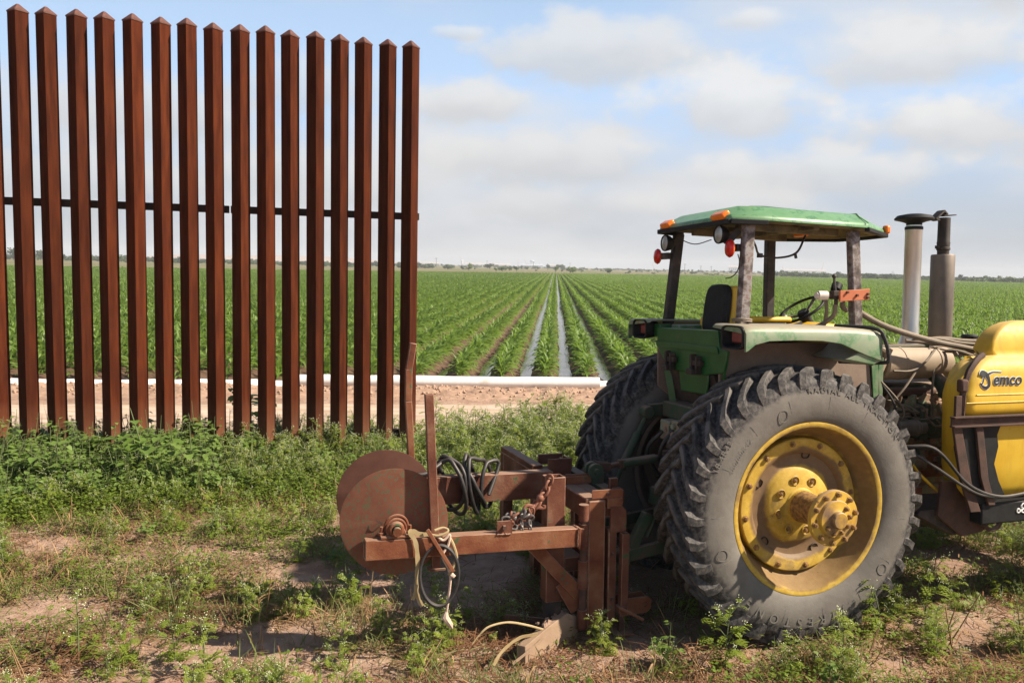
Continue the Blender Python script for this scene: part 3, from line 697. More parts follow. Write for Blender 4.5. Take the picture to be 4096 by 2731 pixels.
# ================================================================== tractor (local axes: x forward, y left, z up, origin under the rear axle)
TO = Vector((1.6749, 6.0288, -.0343))
_ps, _ro = R(17.7), R(-2.2)
t_fw = Vector((math.cos(_ps), math.sin(_ps), 0)); _rt = Vector((math.sin(_ps), -math.cos(_ps), 0))
t_up = Vector((0, 0, 1)) * math.cos(_ro) + _rt * math.sin(_ro); t_lf = t_up.cross(t_fw)
TM = Matrix((t_fw, t_lf, t_up)).transposed().to_4x4(); TM.translation = TO
tractor = tag(empty('tractor', TM), 'old green farm tractor with open canopy, yellow wheels and yellow side tank', 'tractor')
def tp(name, mb, m, parent=None, **k): return mb.build(name, m, parent or tractor, **k)
AX = .889

# ---- tyre material: dusty grey sidewall, dark tread
def tyre_mat(name, side, tread, dustc):
    m = bpy.data.materials.new(name); m.use_nodes = True; t = NT(m.node_tree); bs = t.n['Principled BSDF']
    tc = t.new('ShaderNodeTexCoord'); v = tc.outputs['Object']; sp = t.new('ShaderNodeSeparateXYZ'); t.l.new(v, sp.inputs[0])
    r = t.m('SQRT', t.m('ADD', t.m('MULTIPLY', sp.outputs[0], sp.outputs[0]), t.m('MULTIPLY', sp.outputs[2], sp.outputs[2])))
    n = t.noise(v, 9, 6, .65); n2 = t.noise(v, 34, 5, .7)
    f = t.smooth(t.m('ADD', r, t.m('MULTIPLY', t.m('SUBTRACT', n, .5), .09)), .745, .79)
    a = t.mix(t.smooth(n, .3, .7), rgba(side), (side[0] * .8, side[1] * .78, side[2] * .78, 1))
    b = t.mix(t.smooth(n2, .38, .72), rgba(tread), rgba(dustc))
    b = t.mix(t.smooth(r, .885, .905), b, t.mix(t.smooth(n, .4, .65), rgba(dustc), rgba(tread)))
    c = t.mix(f, a, b)
    t.l.new(c, bs.inputs['Base Color']); bs.inputs['Roughness'].default_value = .72; bs.inputs['Specular IOR Level'].default_value = .3
    bp = t.new('ShaderNodeBump'); bp.inputs['Strength'].default_value = .25; bp.inputs['Distance'].default_value = .008
    t.l.new(n2, bp.inputs['Height']); t.l.new(bp.outputs[0], bs.inputs['Normal'])
    return m
m_tyre = tyre_mat('tyre_rubber', (.160, .146, .127), (.028, .0265, .027), (.130, .117, .106))
def tyre_mesh():
    mb = MB()
    half = [(.548, .19), (.556, .208), (.575, .222), (.60, .233), (.64, .243), (.68, .247), (.72, .246), (.76, .240), (.80, .231), (.830, .222), (.846, .205), (.856, .17), (.864, .10), (.868, .04)]
    prof = [(r, y) for r, y in half] + [(r, -y) for r, y in reversed(half)]
    mb.lathe(prof, (0, 0, 0), 'y', 96)
    N = 34; lead = .30
    for side in (1, -1):
        for i in range(N):
            a0 = 2 * math.pi * (i + (.5 if side < 0 else 0)) / N
            P = [(.2375, .785, .770, .00, .027), (.236, .835, .79, .00, .030), (.222, .889, .80, .02, .034), (.205, .900, .84, .045, .034), (.12, .907, .85, .15, .027), (.04, .909, .86, .25, .024), (-.02, .909, .86, lead, .022)]
            vs = []
            for (y, rt_, rb, da, w) in P:
                a = a0 - da
                for (rr, k) in ((rb, 1.5), (rt_, .8), (rt_, -.8), (rb, -1.5)):
                    aa = a + k * w / .9
                    yy = y if rr == rt_ else y - (.02 if y > .2 else 0)
                    vs.append((rr * math.cos(aa), side * yy, rr * math.sin(aa)))
            fs = []
            for j in range(len(P) - 1):
                for q in range(3): fs.append((j * 4 + q, j * 4 + q + 1, j * 4 + 5 + q, j * 4 + 4 + q))
            fs += [(0, 1, 2, 3), tuple(len(P) * 4 - 4 + q for q in (3, 2, 1, 0))]
            if side < 0: fs = [tuple(reversed(f)) for f in fs]
            mb.add(vs, fs)
    # fine moulded ribs on the wall
    return mb.mesh('tyre', m_tyre, 32)
TY = tyre_mesh()

def text_mesh(name, s, size, m, bold=.0, shear=0.0, ext=.002, fn=None, spacing=1.0, res=4):
    cu = bpy.data.curves.new(name, 'FONT'); cu.body = s; cu.size = size; cu.offset = bold; cu.shear = shear; cu.extrude = ext; cu.space_character = spacing; cu.resolution_u = res
    ob = bpy.data.objects.new(name, cu); col.objects.link(ob)
    dg = bpy.context.evaluated_depsgraph_get(); dg.update()
    me = bpy.data.meshes.new_from_object(ob.evaluated_get(dg)); me.name = name
    bpy.data.objects.remove(ob); me.materials.clear(); me.materials.append(m)
    if fn:
        for v in me.vertices: v.co = fn(v.co)
    me.update(); return me
m_let = mat('moulded_letter', [(.3, (.132, .121, .106)), (.7, (.15, .138, .12))], 20, .8)
def arc_text(s, r, a0, size, y, parent, spacing=1.1, bold=.0):
    me = text_mesh('lettering', s, size, m_let, bold, 0, .0012, lambda c: Vector(((r + c.y) * math.cos(a0 - c.x / r), y - c.z, (r + c.y) * math.sin(a0 - c.x / r))), spacing)
    o = bpy.data.objects.new('lettering', me); col.objects.link(o); o.parent = parent; return o

def wheel(yl, sgn, full):
    """yl: y of the outer rim lip; sgn -1 right wheel (outside faces -y)"""
    w = bpy.data.objects.new('rear_wheel', None)
    Y = lambda d: sgn * -d     # depth d inwards from the lip -> local y of the wheel object
    mb = MB()
    prof = [(.530, .004), (.552, -.004), (.563, -.002), (.565, .008), (.553, .018), (.545, .035), (.532, .045), (.520, .06), (.512, .085), (.498, .11), (.482, .135), (.470, .16), (.455, .20), (.452, .28), (.462, .31), (.535, .36), (.548, .40), (.563, .425), (.563, .435), (.530, .43), (.44, .32), (.435, .20), (.452, .165), (.468, .135), (.485, .105), (.50, .07), (.515, .04)]
    prof = [(r, Y(d)) for r, d in prof]
    if sgn > 0: prof = prof[::-1]
    mb.lathe(prof, (0, 0, 0), 'y', 72, close=True)
    # disc
    dp = [(.440, .200), (.440, .122), (.434, .116), (.372, .112), (.352, .122), (.335, .143), (.285, .150), (.262, .143), (.245, .125), (.225, .112), (.150, .100), (.118, .095), (.112, .088), (.106, .086), (.100, .04), (.092, .02)]
    dp = [(r, Y(d)) for r, d in dp]
    if sgn > 0: dp = dp[::-1]
    mb.lathe(dp, (0, 0, 0), 'y', 72)
    me = mb.mesh('rear_wheel', M_['wheel'] if full else M_['inner'], 40)
    w = bpy.data.objects.new('rear_wheel', me); col.objects.link(w); w.parent = tractor; w.location = (0, yl, AX)
    ty = bpy.data.objects.new('tyre', TY); col.objects.link(ty); ty.parent = w; ty.location = (0, Y(.215), 0); ty.rotation_euler = (0, R(3.5), 0)
    if not full: return w
    # hub on the bar axle
    hb = MB()
    hp = [(.001, -.295), (.046, -.295), (.052, -.288), (.054, -.262), (.062, -.258), (.112, -.256), (.118, -.248), (.120, -.236), (.150, -.234), (.172, -.232), (.176, -.226), (.176, -.204), (.168, -.200), (.118, -.196)]
    hb.lathe([(r, Y(d)) for r, d in hp], (0, 0, 0), 'y', 48)
    hb.build('hub', M_['yellow'], w, smooth=35)
    MB().lathe([(r, Y(d)) for r, d in [(.120, -.199), (.112, -.17), (.100, -.10), (.094, -.03), (.100, .02), (.106, .095)]], (0, 0, 0), 'y', 40).build('hub_sleeve', M_['bolt'], w)
    def bolt(x, z, d, r=.014, h=.022):
        b = MB(); b.lathe([(.001, Y(d - h - .004)), (r * .55, Y(d - h - .004)), (r * .6, Y(d - h)), (r * 1.05, Y(d - h)), (r * 1.1, Y(d - .004)), (r * 1.6, Y(d - .003)), (r * 1.6, Y(d))], (x, 0, z), 'y', 6); return b
    for k in range(10):
        a = 2 * math.pi * k / 10 + .2; bolt(.150 * math.cos(a), .150 * math.sin(a), -.234, .0125, .024).build('bolt', M_['bolt'], w)
    for k in range(6):
        a = R(-200 + 38 * k) + R(55); bolt(.088 * math.cos(a), .088 * math.sin(a), -.257, .011, .02).build('bolt', M_['bolt'], w)
    for k in range(12):
        a = 2 * math.pi * (k + .3) / 12; bolt(.408 * math.cos(a), .408 * math.sin(a), .114, .014, .018).build('bolt', M_['bolt'], w)
    for k in range(8):
        a = 2 * math.pi * (k + .35) / 8; r = .172
        d = .101
        q = MB(); q.lathe([(.032, Y(d - .006)), (.029, Y(d - .008)), (.026, Y(d + .004)), (.001, Y(d + .006))], (r * math.cos(a), 0, r * math.sin(a)), 'y', 14); q.build('bolt_seat', M_['yellow'], w)
        bolt(r * math.cos(a), r * math.sin(a), d + .004, .0115, .014).build('bolt', M_['bolt'], w)
    for k in range(5):
        a = 2 * math.pi * k / 5 + R(152); q = MB(); r = .338; e = Vector((math.cos(a), 0, math.sin(a))); tt = Vector((-math.sin(a), 0, math.cos(a)))
        n = 14; ring = []
        for (kk, d) in ((1.14, .1395), (1.0, .1325), (.98, .175), (.0, .175)):
            for j in range(n):
                b_ = 2 * math.pi * j / n; c_ = e * (r + .030 * kk * math.copysign(abs(math.cos(b_)) ** .7, math.cos(b_))) + tt * (.028 * kk * math.copysign(abs(math.sin(b_)) ** .7, math.sin(b_)))
                ring.append((c_.x, Y(d), c_.z))
        fs = []
        for L_ in range(3):
            for j in range(n): fs.append((L_ * n + j, L_ * n + (j + 1) % n, (L_ + 1) * n + (j + 1) % n, (L_ + 1) * n + j))
        q.add(ring, fs); q.build('hand_hole', M_['dark'], w)
    # moulded lettering on the wall (outer face)
    yo = Y(.215) - .2475
    arc_text('480/80R42', .655, R(157), .052, yo + .001, w, 1.12)
    arc_text('18.4R42', .752, R(159), .058, yo + .004, w, 1.12)
    arc_text('RADIAL ALL TRACTION', .752, R(95), .060, yo + .004, w, 1.3)
    arc_text('FIRESTONE', .700, R(-68), .085, yo - .0005, w, 2.0)
    for a, rr in ((-160, .70), (-38, .70), (112, .66)):
        cc_ = (rr * math.cos(R(a)), yo - .001, rr * math.sin(R(a)))
        MB().tube([(cc_[0] + .036 * math.cos(t_), cc_[1], cc_[2] + .036 * math.sin(t_)) for t_ in arc(25, 0, 6.283)][:-1], .0022, 5, closed=True).build('moulded_ring', m_let, w)
    # thin ribs radiating over the wall
    for k in range(44):
        a = 2 * math.pi * k / 44
        if k % 3 == 1: MB().tube([(r * math.cos(a), yo + y, r * math.sin(a)) for r, y in ((.585, .026), (.62, .010), (.66, .002), (.70, -.0002), (.735, .0008))], .0010, 4).build('moulded_rib', m_let, w)
    return w
wheel(-.91, -1, True)
wheel(.91, 1, False)

# ---- axle, gearbox, underside
tp('axle_housing', MB().lathe([(.10, -.72), (.11, -.42), (.17, -.30), (.20, -.26), (.20, .26), (.17, .30), (.11, .42), (.10, .72)], (0, 0, AX), 'y', 24), M_['dark'])
tp('bar_axle', MB().cyl((0, -1.12, AX), (0, .95, AX), .045, 20), M_['dark'])
tp('gearbox', MB().box(-.34, 1.1, -.23, .23, .56, 1.22).box(-.40, .0, -.19, .19, 1.2, 1.42).box(-.46, -.34, -.15, .15, .62, 1.02), M_['dark'], bevel=.02)
tp('drawbar', MB().box(-.85, .2, -.05, .05, .40, .45).box(-.5, -.3, -.12, .12, .36, .58), M_['dark'], bevel=.008)
tp('pto_shield', MB().prism([(-.48, .70), (-.62, .72), (-.60, .84), (-.48, .86)], 'y', -.14, .14), M_['greend'], bevel=.006)

# ---- rockshaft, lift arms, links
tp('rockshaft', MB().box(-.42, -.2, -.34, .32, 1.33, 1.45).cyl((-.34, -.42, 1.38), (-.34, .42, 1.38), .055, 14), M_['greend'], bevel=.012)
for s in (-1, 1):
    y = .36 * s
    tp('lift_arm', MB().bar((-.33, y, 1.38), (-.52, y, 1.37), .05, .10).cyl((-.53, y - .05, 1.36), (-.53, y + .05, 1.36), .05, 14), M_['greend'], bevel=.01)
    tp('lift_rod', MB().cyl((-.53, y, 1.34), (-.62, y * .99, 1.16), .020, 10).cyl((-.60, y, 1.20), (-.74, y * .98, .93), .034, 12).cyl((-.74, y * .98, .93), (-.87, y * .96, .62), .018, 10), M_['greend'])
    tp('lower_link', MB().bar((-.30, y * .9, .60), (-1.06, y, .50), .045, .085).cyl((-1.06, y - .04, .50), (-1.06, y + .04, .50), .055, 14), M_['greend'], bevel=.008)
tp('adjuster', MB().bar((-.865, -.345, .78), (-.985, -.345, .545), .06, .075), M_['greend'], bevel=.012)
tl = tp('top_link', MB().cyl((-.90, 0, 1.049), (-.64, 0, 1.075), .033, 16), M_['greend'])
MB().cyl((-1.03, 0, 1.035), (-.895, 0, 1.05), .020, 10).obox((-.905, 0, 1.049), (.05, .05, .06)).build('screw', M_['rustd'], tl, bevel=.005)
MB().cyl((-.65, 0, 1.075), (-.50, 0, 1.10), .022, 10).obox((-.53, 0, 1.095), (.10, .05, .07)).build('screw', M_['rustd'], tl, bevel=.01)
fk = MB()
for s in (-1, 1): fk.bar((-1.0, s * .022, 1.035), (-1.10, s * .03, 1.045), .014, .06)
fk.build('fork', M_['rustd'], tl, bevel=.005)
tp('link_bracket', MB().box(-.50, -.32, -.07, -.045, .98, 1.30).box(-.50, -.32, .045, .07, .98, 1.30).box(-.5, -.34, -.045, .045, 1.2, 1.3), M_['greend'], bevel=.006)
tp('remote_valve', MB().box(-.55, -.40, -.18, -.06, 1.20, 1.36).box(-.5, -.38, .06, .20, 1.18, 1.33).cyl((-.58, -.12, 1.26), (-.54, -.12, 1.26), .022, 10).cyl((-.58, -.12, 1.32), (-.54, -.12, 1.32), .022, 10), M_['engine'], bevel=.01)
for k, pts in enumerate([[(-.55, -.1, 1.3), (-.62, -.05, 1.15), (-.55, .05, .95), (-.40, .1, .85)], [(-.52, .12, 1.25), (-.60, .2, 1.1), (-.5, .22, .9)], [(-.45, -.2, 1.2), (-.5, -.25, 1.0), (-.42, -.2, .8)]]):
    tp('hydraulic_hose', MB().tube(bez(pts), .014, 7), M_['hoseb'])

# ---- platform rear, inner fenders
rp = tp('rear_panel', MB().prism([(.43, 2.005), (-.44, 2.017), (-.46, 1.90), (-.56, 1.885), (-.52, 1.735), (-.28, 1.70), (.24, 1.70), (.36, 1.80), (.42, 1.86)], 'x', -.42, -.395), M_['green'], bevel=.006)
MB().prism([(.425, 1.905), (-.45, 1.905), (-.47, 1.86), (.41, 1.86)], 'x', -.435, -.423).build('fold', M_['green'], rp, bevel=.004)
for y in (.17, -.20): MB().box(-.47, -.424, y - .05, y - .03, 1.70, 1.83).box(-.47, -.424, y + .02, y + .045, 1.72, 1.84).box(-.50, -.44, y - .045, y + .04, 1.70, 1.74).box(-.46, -.424, y - .08, y + .05, 1.76, 1.80).build('catch', M_['dark'], rp, bevel=.005)
tp('platform_box', MB().prism([(-.39, 1.70), (-.30, 1.46), (.2, 1.46), (.9, 1.50), (.9, 1.66), (-.3, 1.75)], 'y', -.36, .36), M_['dark'])
tp('apron', MB().prism([(.12, 1.71), (-.30, 1.71), (-.28, 1.56), (.08, 1.55)], 'x', -.40, -.38), M_['green'], bevel=.01)
tp('side_strut', MB().bar((-.40, .30, 1.72), (-.34, .26, 1.35), .012, .05), M_['green'])
tp('side_strut', MB().bar((-.40, -.50, 1.75), (-.36, -.40, 1.40), .012, .06), M_['green'])
for s in (-1, 1):
    tp('inner_panel', MB().prism([(-.41, 1.93), (-.40, 1.55), (-.20, 1.40), (.6, 1.40), (.86, 1.55), (.80, 1.93)], 'y', s * .44 - .008, s * .44 + .008), M_['inner'], bevel=.003)

# ---- fenders with tail lamp pods
def fender(s):
    top = [(-.46, 2.03), (-.44, 2.06), (-.30, 2.066), (.10, 2.062), (.42, 2.052), (.50, 2.04)]
    out = []; mb = MB()
    y_in, y_out = .45, .845
    # cross-section marched along x: inner top, outer top, rounded shoulder, outer skirt lower edge
    st = [(-.47, 2.055, 1.90), (-.455, 2.066, 1.905), (-.40, 2.068, 1.945), (-.30, 2.068, 1.968), (-.1, 2.066, 1.972), (.1, 2.064, 1.968), (.25, 2.060, 1.948), (.36, 2.056, 1.905), (.46, 2.048, 1.868), (.55, 2.036, 1.840), (.575, 2.030, 1.838)]
    cs = []
    for (x, zt, zl) in st:
        xo = x
        cs.append([(x, s * y_in, zt - .012), (x, s * (y_in + .02), zt), (x, s * (y_out - .05), zt - .006), (x + .002, s * (y_out - .018), zt - .018), (x + .004, s * y_out, zt - .045), (x + .02 * (zt - zl), s * (y_out + .004), zl), (x + .02 * (zt - zl), s * (y_out - .014), zl - .004), (x, s * (y_out - .016), zt - .045), (x, s * (y_in + .02), zt - .016)])
    n = len(cs[0]); vs = [p for c in cs for p in c]; fs = []
    for i in range(len(cs) - 1):
        for k in range(n):
            k2 = (k + 1) % n; f = (i * n + k, i * n + k2, (i + 1) * n + k2, (i + 1) * n + k); fs.append(f if s > 0 else tuple(reversed(f)))
    e0 = tuple(range(n)); e1 = tuple((len(cs) - 1) * n + k for k in range(n)); fs += [e0, tuple(reversed(e1))]
    mb.add(vs, fs)
    fe = mb.build('fender', M_['faded'], tractor, smooth=50)
    # end apron under the front tip
    q = MB(); q.prism([(.55, 2.025), (.40, 1.885), (.30, 1.84), (.52, 1.80), (.60, 1.835)], 'y', s * .47, s * .838) if s > 0 else q.prism([(.55, 2.025), (.40, 1.885), (.30, 1.84), (.52, 1.80), (.60, 1.835)], 'y', -.838, -.47)
    q.build('front_flap', M_['faded'], fe, bevel=.01)
    MB().tube(bez([(.51, s * .46, 2.05), (.545, s * .80, 2.045), (.585, s * .85, 1.99), (.625, s * .855, 1.845), (.60, s * .80, 1.815), (.52, s * .5, 1.80)]), .013, 8).build('rubber_edge', M_['rubber'], fe)
    return fe
fender(-1); fender(1)
def lamp_pod(y0, y1, tilt):
    # deep rounded rectangular hood opening to the rear
    c = ((y0 + y1) / 2, 1.985); hw = abs(y1 - y0) / 2
    def rr(k, x, sc_=1.0, dz=0):
        pts = []
        for j in range(24):
            a = 2 * math.pi * j / 24; ca, sa = math.cos(a), math.sin(a)
            pts.append((x, c[0] + hw * sc_ * math.copysign(abs(ca) ** .45, ca), c[1] + dz + .078 * sc_ * math.copysign(abs(sa) ** .45, sa)))
        return pts
    rings = [rr(0, -.36, .80), rr(0, -.43, .93), rr(0, -.475, 1.0), rr(0, -.482, .96), rr(0, -.478, .86), rr(0, -.44, .80), rr(0, -.405, .74)]
    vs = [p for r_ in rings for p in r_]; n = 24; fs = []
    for i in range(len(rings) - 1):
        for k in range(n): fs.append((i * n + k, (i + 1) * n + k, (i + 1) * n + (k + 1) % n, i * n + (k + 1) % n))
    fs.append(tuple((len(rings) - 1) * n + k for k in range(n))); fs.append(tuple(reversed(range(n))))
    pod = MB().add(vs, fs).build('lamp_pod', M_['black'], tractor, smooth=40)
    MB().obox((-.42, c[0] + .01, c[1] + .0), (.03, hw * .95, .075)).build('lens', M_['redd'], pod, bevel=.012, seg=3)
    MB().obox((-.42, c[0] - .012, c[1] + .046), (.02, hw * .55, .018)).build('lens', M_['red'], pod, bevel=.006)
    return pod
lamp_pod(-.83, -.57, 0); lamp_pod(.50, .74, 0)
tp('lamp_arm', MB().box(-.40, -.30, .42, .52, 1.93, 2.03), M_['green'], bevel=.006)
tp('lamp_arm', MB().box(-.40, -.30, -.58, -.46, 1.93, 2.03), M_['green'], bevel=.006)

# ---- canopy posts
def post(x0, x1, y0, y1, z0, z1, m):
    return tp('canopy_post', MB().bar((x0, y0, z0), (x1, y1, z1), .060, .078, (1, 0, 0)), m, bevel=.010)
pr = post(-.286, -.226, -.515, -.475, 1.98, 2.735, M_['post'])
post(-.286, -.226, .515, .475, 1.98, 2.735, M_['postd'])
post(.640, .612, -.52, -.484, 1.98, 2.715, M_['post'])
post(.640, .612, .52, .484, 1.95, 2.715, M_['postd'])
tie = [(-.286 + .056 * math.cos(a) * 1.15, -.515 + .056 * math.sin(a) * 1.15, 2.085 + .004 * math.sin(2 * a)) for a in arc(17, 0, 6.283)][:-1]
MB().tube(tie, .006, 5, closed=True).tube([(p[0], p[1], p[2] + .012) for p in tie], .006, 5, closed=True).build('wire_tie', M_['hose'], pr)

# ---- canopy roof
lo = [(-.385, .50), (-.385, -.50), (-.14, -.57), (.66, -.57), (1.09, -.27), (1.12, .0), (1.09, .27), (.66, .57), (-.14, .57)]
hi = [(-.255, .38), (-.255, -.38), (-.16, -.44), (.70, -.42), (.90, -.24), (.94, .0), (.90, .24), (.70, .42), (-.16, .44)]
ztop = lambda x: 2.862 - .022 * (x + .25)
zlow = lambda x: 2.752 - .022 * x
def ring(poly, z, k=1.0, cx_=.3): return [((x - cx_) * k + cx_, y * k, z(x)) for x, y in poly]
mid = [((a[0] * .30 + b[0] * .70), (a[1] * .30 + b[1] * .70)) for a, b in zip(lo, hi)]
rings = [ring(lo, lambda x: zlow(x) - .004), ring(lo, lambda x: zlow(x) + .022, 1.004), ring(mid, lambda x: zlow(x) + .080), ring(hi, ztop), ring(hi, lambda x: ztop(x) + .022, .62)]
n = len(lo); vs = [p for r_ in rings for p in r_]; fs = []
for i in range(4):
    for k in range(n): fs.append((i * n + k, (i + 1) * n + k, (i + 1) * n + (k + 1) % n, i * n + (k + 1) % n))
fs.append(tuple(4 * n + k for k in range(n)))
fs = [tuple(reversed(f)) for f in fs]
roof = tp('canopy_roof', MB().add(vs, fs), M_['roof'], bevel=.022, seg=4, smooth=60)
# liner: underside with a recessed tray
li = ring(lo, lambda x: zlow(x) - .006, .985); li2 = ring(lo, lambda x: zlow(x) - .012, .86); li3 = ring(lo, lambda x: zlow(x) + .05, .80)
vs = li + li2 + li3; fs = [(i * n + k, i * n + (k + 1) % n, (i + 1) * n + (k + 1) % n, (i + 1) * n + k) for i in range(2) for k in range(n)] + [tuple(2 * n + k for k in range(n))]
m_liner = mat('roof_liner', [(.35, (.06, .052, .04)), (.55, (.17, .145, .08)), (.75, (.035, .03, .025))], 6, .8)
tp('roof_liner', MB().add(vs, [tuple(reversed(f)) for f in fs]), m_liner, smooth=30)
def trim(idx, drop):
    pts = [Vector(rings[0][i % n]) for i in idx]; mb = MB()
    for a, b in zip(pts[:-1], pts[1:]):
        up = Vector((0, 0, 1)); mb.bar(a + Vector((0, 0, -drop / 2 + .004)), b + Vector((0, 0, -drop / 2 + .004)), .035, drop)
    return mb
trim([8, 0, 1, 2], .034).build('roof_trim', M_['black'], roof, bevel=.005)
trim([3, 4, 5, 6, 7], .030).build('roof_trim', M_['black'], roof, bevel=.005)
for y in (-.36, .385): MB().obox((-.375, y, 2.793), (.07, .155 if y < 0 else .13, .048), Euler((0, R(-32), R(0))).to_matrix()).build('amber_light', M_['amber'], roof, bevel=.014, seg=3)
MB().obox((1.065, -.30, 2.755), (.04, .05, .06)).build('amber_light', M_['amber'], roof, bevel=.012)
MB().obox((.62, .10, 2.728), (.05, .13, .03)).build('amber_light', M_['amber'], roof, bevel=.01)
MB().tube([(.66, -.578, zlow(.66) + .03), (.672, -.47, zlow(.66) + .082), (.69, -.425, ztop(.69) + .003), (.69, .0, ztop(.69) + .022)], .004, 5).build('seam', M_['roof'], roof)
MB().lathe([(.02, 0), (.022, .014), (.012, .02), (.001, .022)], (.25, -.16, 2.864), seg=10).build('roof_bolt', M_['greend'], roof)
tp('roof_rail', MB().bar((-.2, -.30, 2.735), (.62, -.30, 2.715), .06, .05).bar((-.2, .30, 2.735), (.62, .30, 2.715), .06, .05).bar((.3, -.5, 2.735), (.3, .5, 2.735), .05, .05), m_liner, bevel=.006)

# ---- work lights and red lamps on the rear posts
def round_lamp(c, r, m, lensm, yaw, d=.06):
    rot = Euler((0, 0, yaw)).to_matrix()
    lamp = tp('work_light', MB().lathe([(.001, d), (r * .55, d), (r * .9, d * .55), (r, .01), (r * 1.04, -.004), (r * .98, -.012), (r * .90, -.004)], c, 'x', 20, rot), m)
    MB().lathe([(r * .90, -.004), (r * .6, -.012), (.001, -.016)], c, 'x', 20, rot).build('lens', lensm, lamp)
    return lamp
round_lamp((-.37, -.345, 2.668), .062, M_['black'], M_['lens'], R(-2)); round_lamp((-.36, .44, 2.655), .062, M_['black'], M_['lens'], R(-2))
def red_lamp(c, yaw):
    rot = Euler((0, 0, yaw)).to_matrix()
    la = tp('red_lamp', MB().lathe([(.001, .022), (.030, .022), (.056, .008), (.060, 0)], c, 'x', 20, rot), M_['amber'])
    MB().lathe([(.060, 0), (.062, -.006), (.052, -.022), (.030, -.030), (.001, -.032)], c, 'x', 20, rot).build('lens', M_['red'], la)
red_lamp((-.335, -.435, 2.570), R(-10)); red_lamp((-.335, .60, 2.560), R(-10))
tp('lamp_bracket', MB().bar((-.30, .47, 2.56), (-.325, .60, 2.56), .05, .05).bar((-.29, -.47, 2.575), (-.32, -.39, 2.575), .03, .05).bar((-.33, -.36, 2.60), (-.25, -.40, 2.70), .02, .05).bar((-.33, .44, 2.62), (-.24, .46, 2.70), .02, .05), M_['postd'], bevel=.004)
tp('lamp_wire', MB().tube(bez([(-.30, -.47, 2.53), (-.30, -.49, 2.48), (-.30, -.47, 2.42), (-.31, -.42, 2.38), (-.32, -.36, 2.37)]), .004, 5), M_['hoseb'])
tp('lamp_wire', MB().tube(bez([(-.22, .50, 2.70), (-.1, .45, 2.655), (.02, .40, 2.69)]), .004, 5), M_['hoseb'])
tp('roof_cable', MB().tube(bez([(-.22, -.46, 2.70), (-.12, -.40, 2.60), (.02, -.25, 2.545), (.2, -.2, 2.53), (.36, -.2, 2.57), (.45, -.18, 2.70)]), .008, 6).obox((.02, -.25, 2.54), (.03, .03, .03)).bar((.35, -.2, 2.57), (.36, -.2, 2.53), .015, .015), M_['hoseb'])

# ---- seat
def seat_shell():
    vs = []
    for x0 in (-.135, -.075):
        for i in range(20):
            a = 2 * math.pi * i / 20; ca, sa = math.cos(a), math.sin(a)
            y = .12 + (.155 - .015 * max(0, sa)) * math.copysign(abs(ca) ** .45, ca); z = 2.155 + .185 * math.copysign(abs(sa) ** .45, sa)
            vs.append((x0 + .12 * (z - 2.0), y, z))
    return MB().add(vs, [(i, (i + 1) % 20, 20 + (i + 1) % 20, 20 + i) for i in range(20)] + [tuple(reversed(range(20))), tuple(20 + i for i in range(20))])
st_ = tp('seat', seat_shell(), M_['black'], bevel=.02, seg=3)
MB().prism([(-.075, 1.98), (-.04, 2.33), (.01, 2.325), (.07, 2.23), (.11, 2.10), (.13, 1.98)], 'y', -.04, .285).build('back_cushion', M_['seaty'], st_, bevel=.03, seg=3)
MB().obox((.22, .12, 2.03), (.38, .36, .09)).build('seat_cushion', M_['seaty'], st_, bevel=.03, seg=3)
MB().obox((.22, -.10, 2.082), (.36, .06, .045)).build('armrest', M_['seaty'], st_, bevel=.02, seg=3)
MB().obox((.20, -.10, 2.045), (.30, .05, .03)).build('armrest_base', M_['black'], st_, bevel=.008)
MB().obox((-.05, .31, 2.04), (.12, .05, .10)).build('side_bolster', M_['seaty'], st_, bevel=.02)
MB().box(.0, .3, .0, .24, 1.72, 1.96).build('pedestal', M_['black'], st_, bevel=.02)
tp('tool_box', MB().box(-.30, .75, .30, .43, 1.92, 2.03), M_['faded'], bevel=.01)

# ---- steering wheel, console, valve
c = Vector((.585, .02, 2.155)); ax = Vector((-.56, 0, .83)).normalized(); u = Vector((0, 1, 0)); v = ax.cross(u)
stw = tp('steering_wheel', MB().tube([c + (u * math.cos(a) + v * math.sin(a)) * .175 for a in arc(41, 0, 6.2832)][:-1], .0115, 8, closed=True), M_['black'])
hubc = c - ax * .045
sp_ = MB()
for k in range(3):
    a = R(40 + 120 * k); sp_.bar(hubc + (u * math.cos(a) + v * math.sin(a)) * .03, c + (u * math.cos(a) + v * math.sin(a)) * .173, .022, .010, ax)
sp_.build('spoke', M_['post'], stw)
MB().tube([hubc - ax * .03, hubc + ax * .02, hubc + ax * .035], [.046, .046, .036], 18).build('horn_cap', M_['black'], stw)
kb = c + (u * math.cos(R(100)) + v * math.sin(R(100))) * .175
MB().tube([kb, kb + ax * .03, kb + ax * .05, kb + ax * .065], [.010, .012, .022, .012], 10).build('spinner_knob', M_['valve'], stw)
tp('steering_column', MB().tube([hubc - ax * .02, hubc - ax * .30], [.036, .045], 14), M_['black'])
tp('console', MB().prism([(.60, 1.9), (.52, 2.02), (.62, 2.065), (.95, 2.03), (1.0, 1.9)], 'y', -.22, .30), M_['seaty'], bevel=.03, seg=3)
tp('console_panel', MB().box(.60, .98, -.24, .32, 1.5, 1.9), M_['dark'], bevel=.01)
bk = tp('valve_bracket', MB().prism([(.43, 2.295), (.675, 2.312), (.672, 2.235), (.43, 2.222)], 'y', -.60, -.583), M_['bracket'], bevel=.003)
for (x, z) in ((.485, 2.285), (.565, 2.265), (.655, 2.275), (.655, 2.25)): MB().lathe([(.001, -.014), (.009, -.014), (.010, 0)], (x, -.60, z), 'y', 6).build('bolt', M_['rustd'], bk)
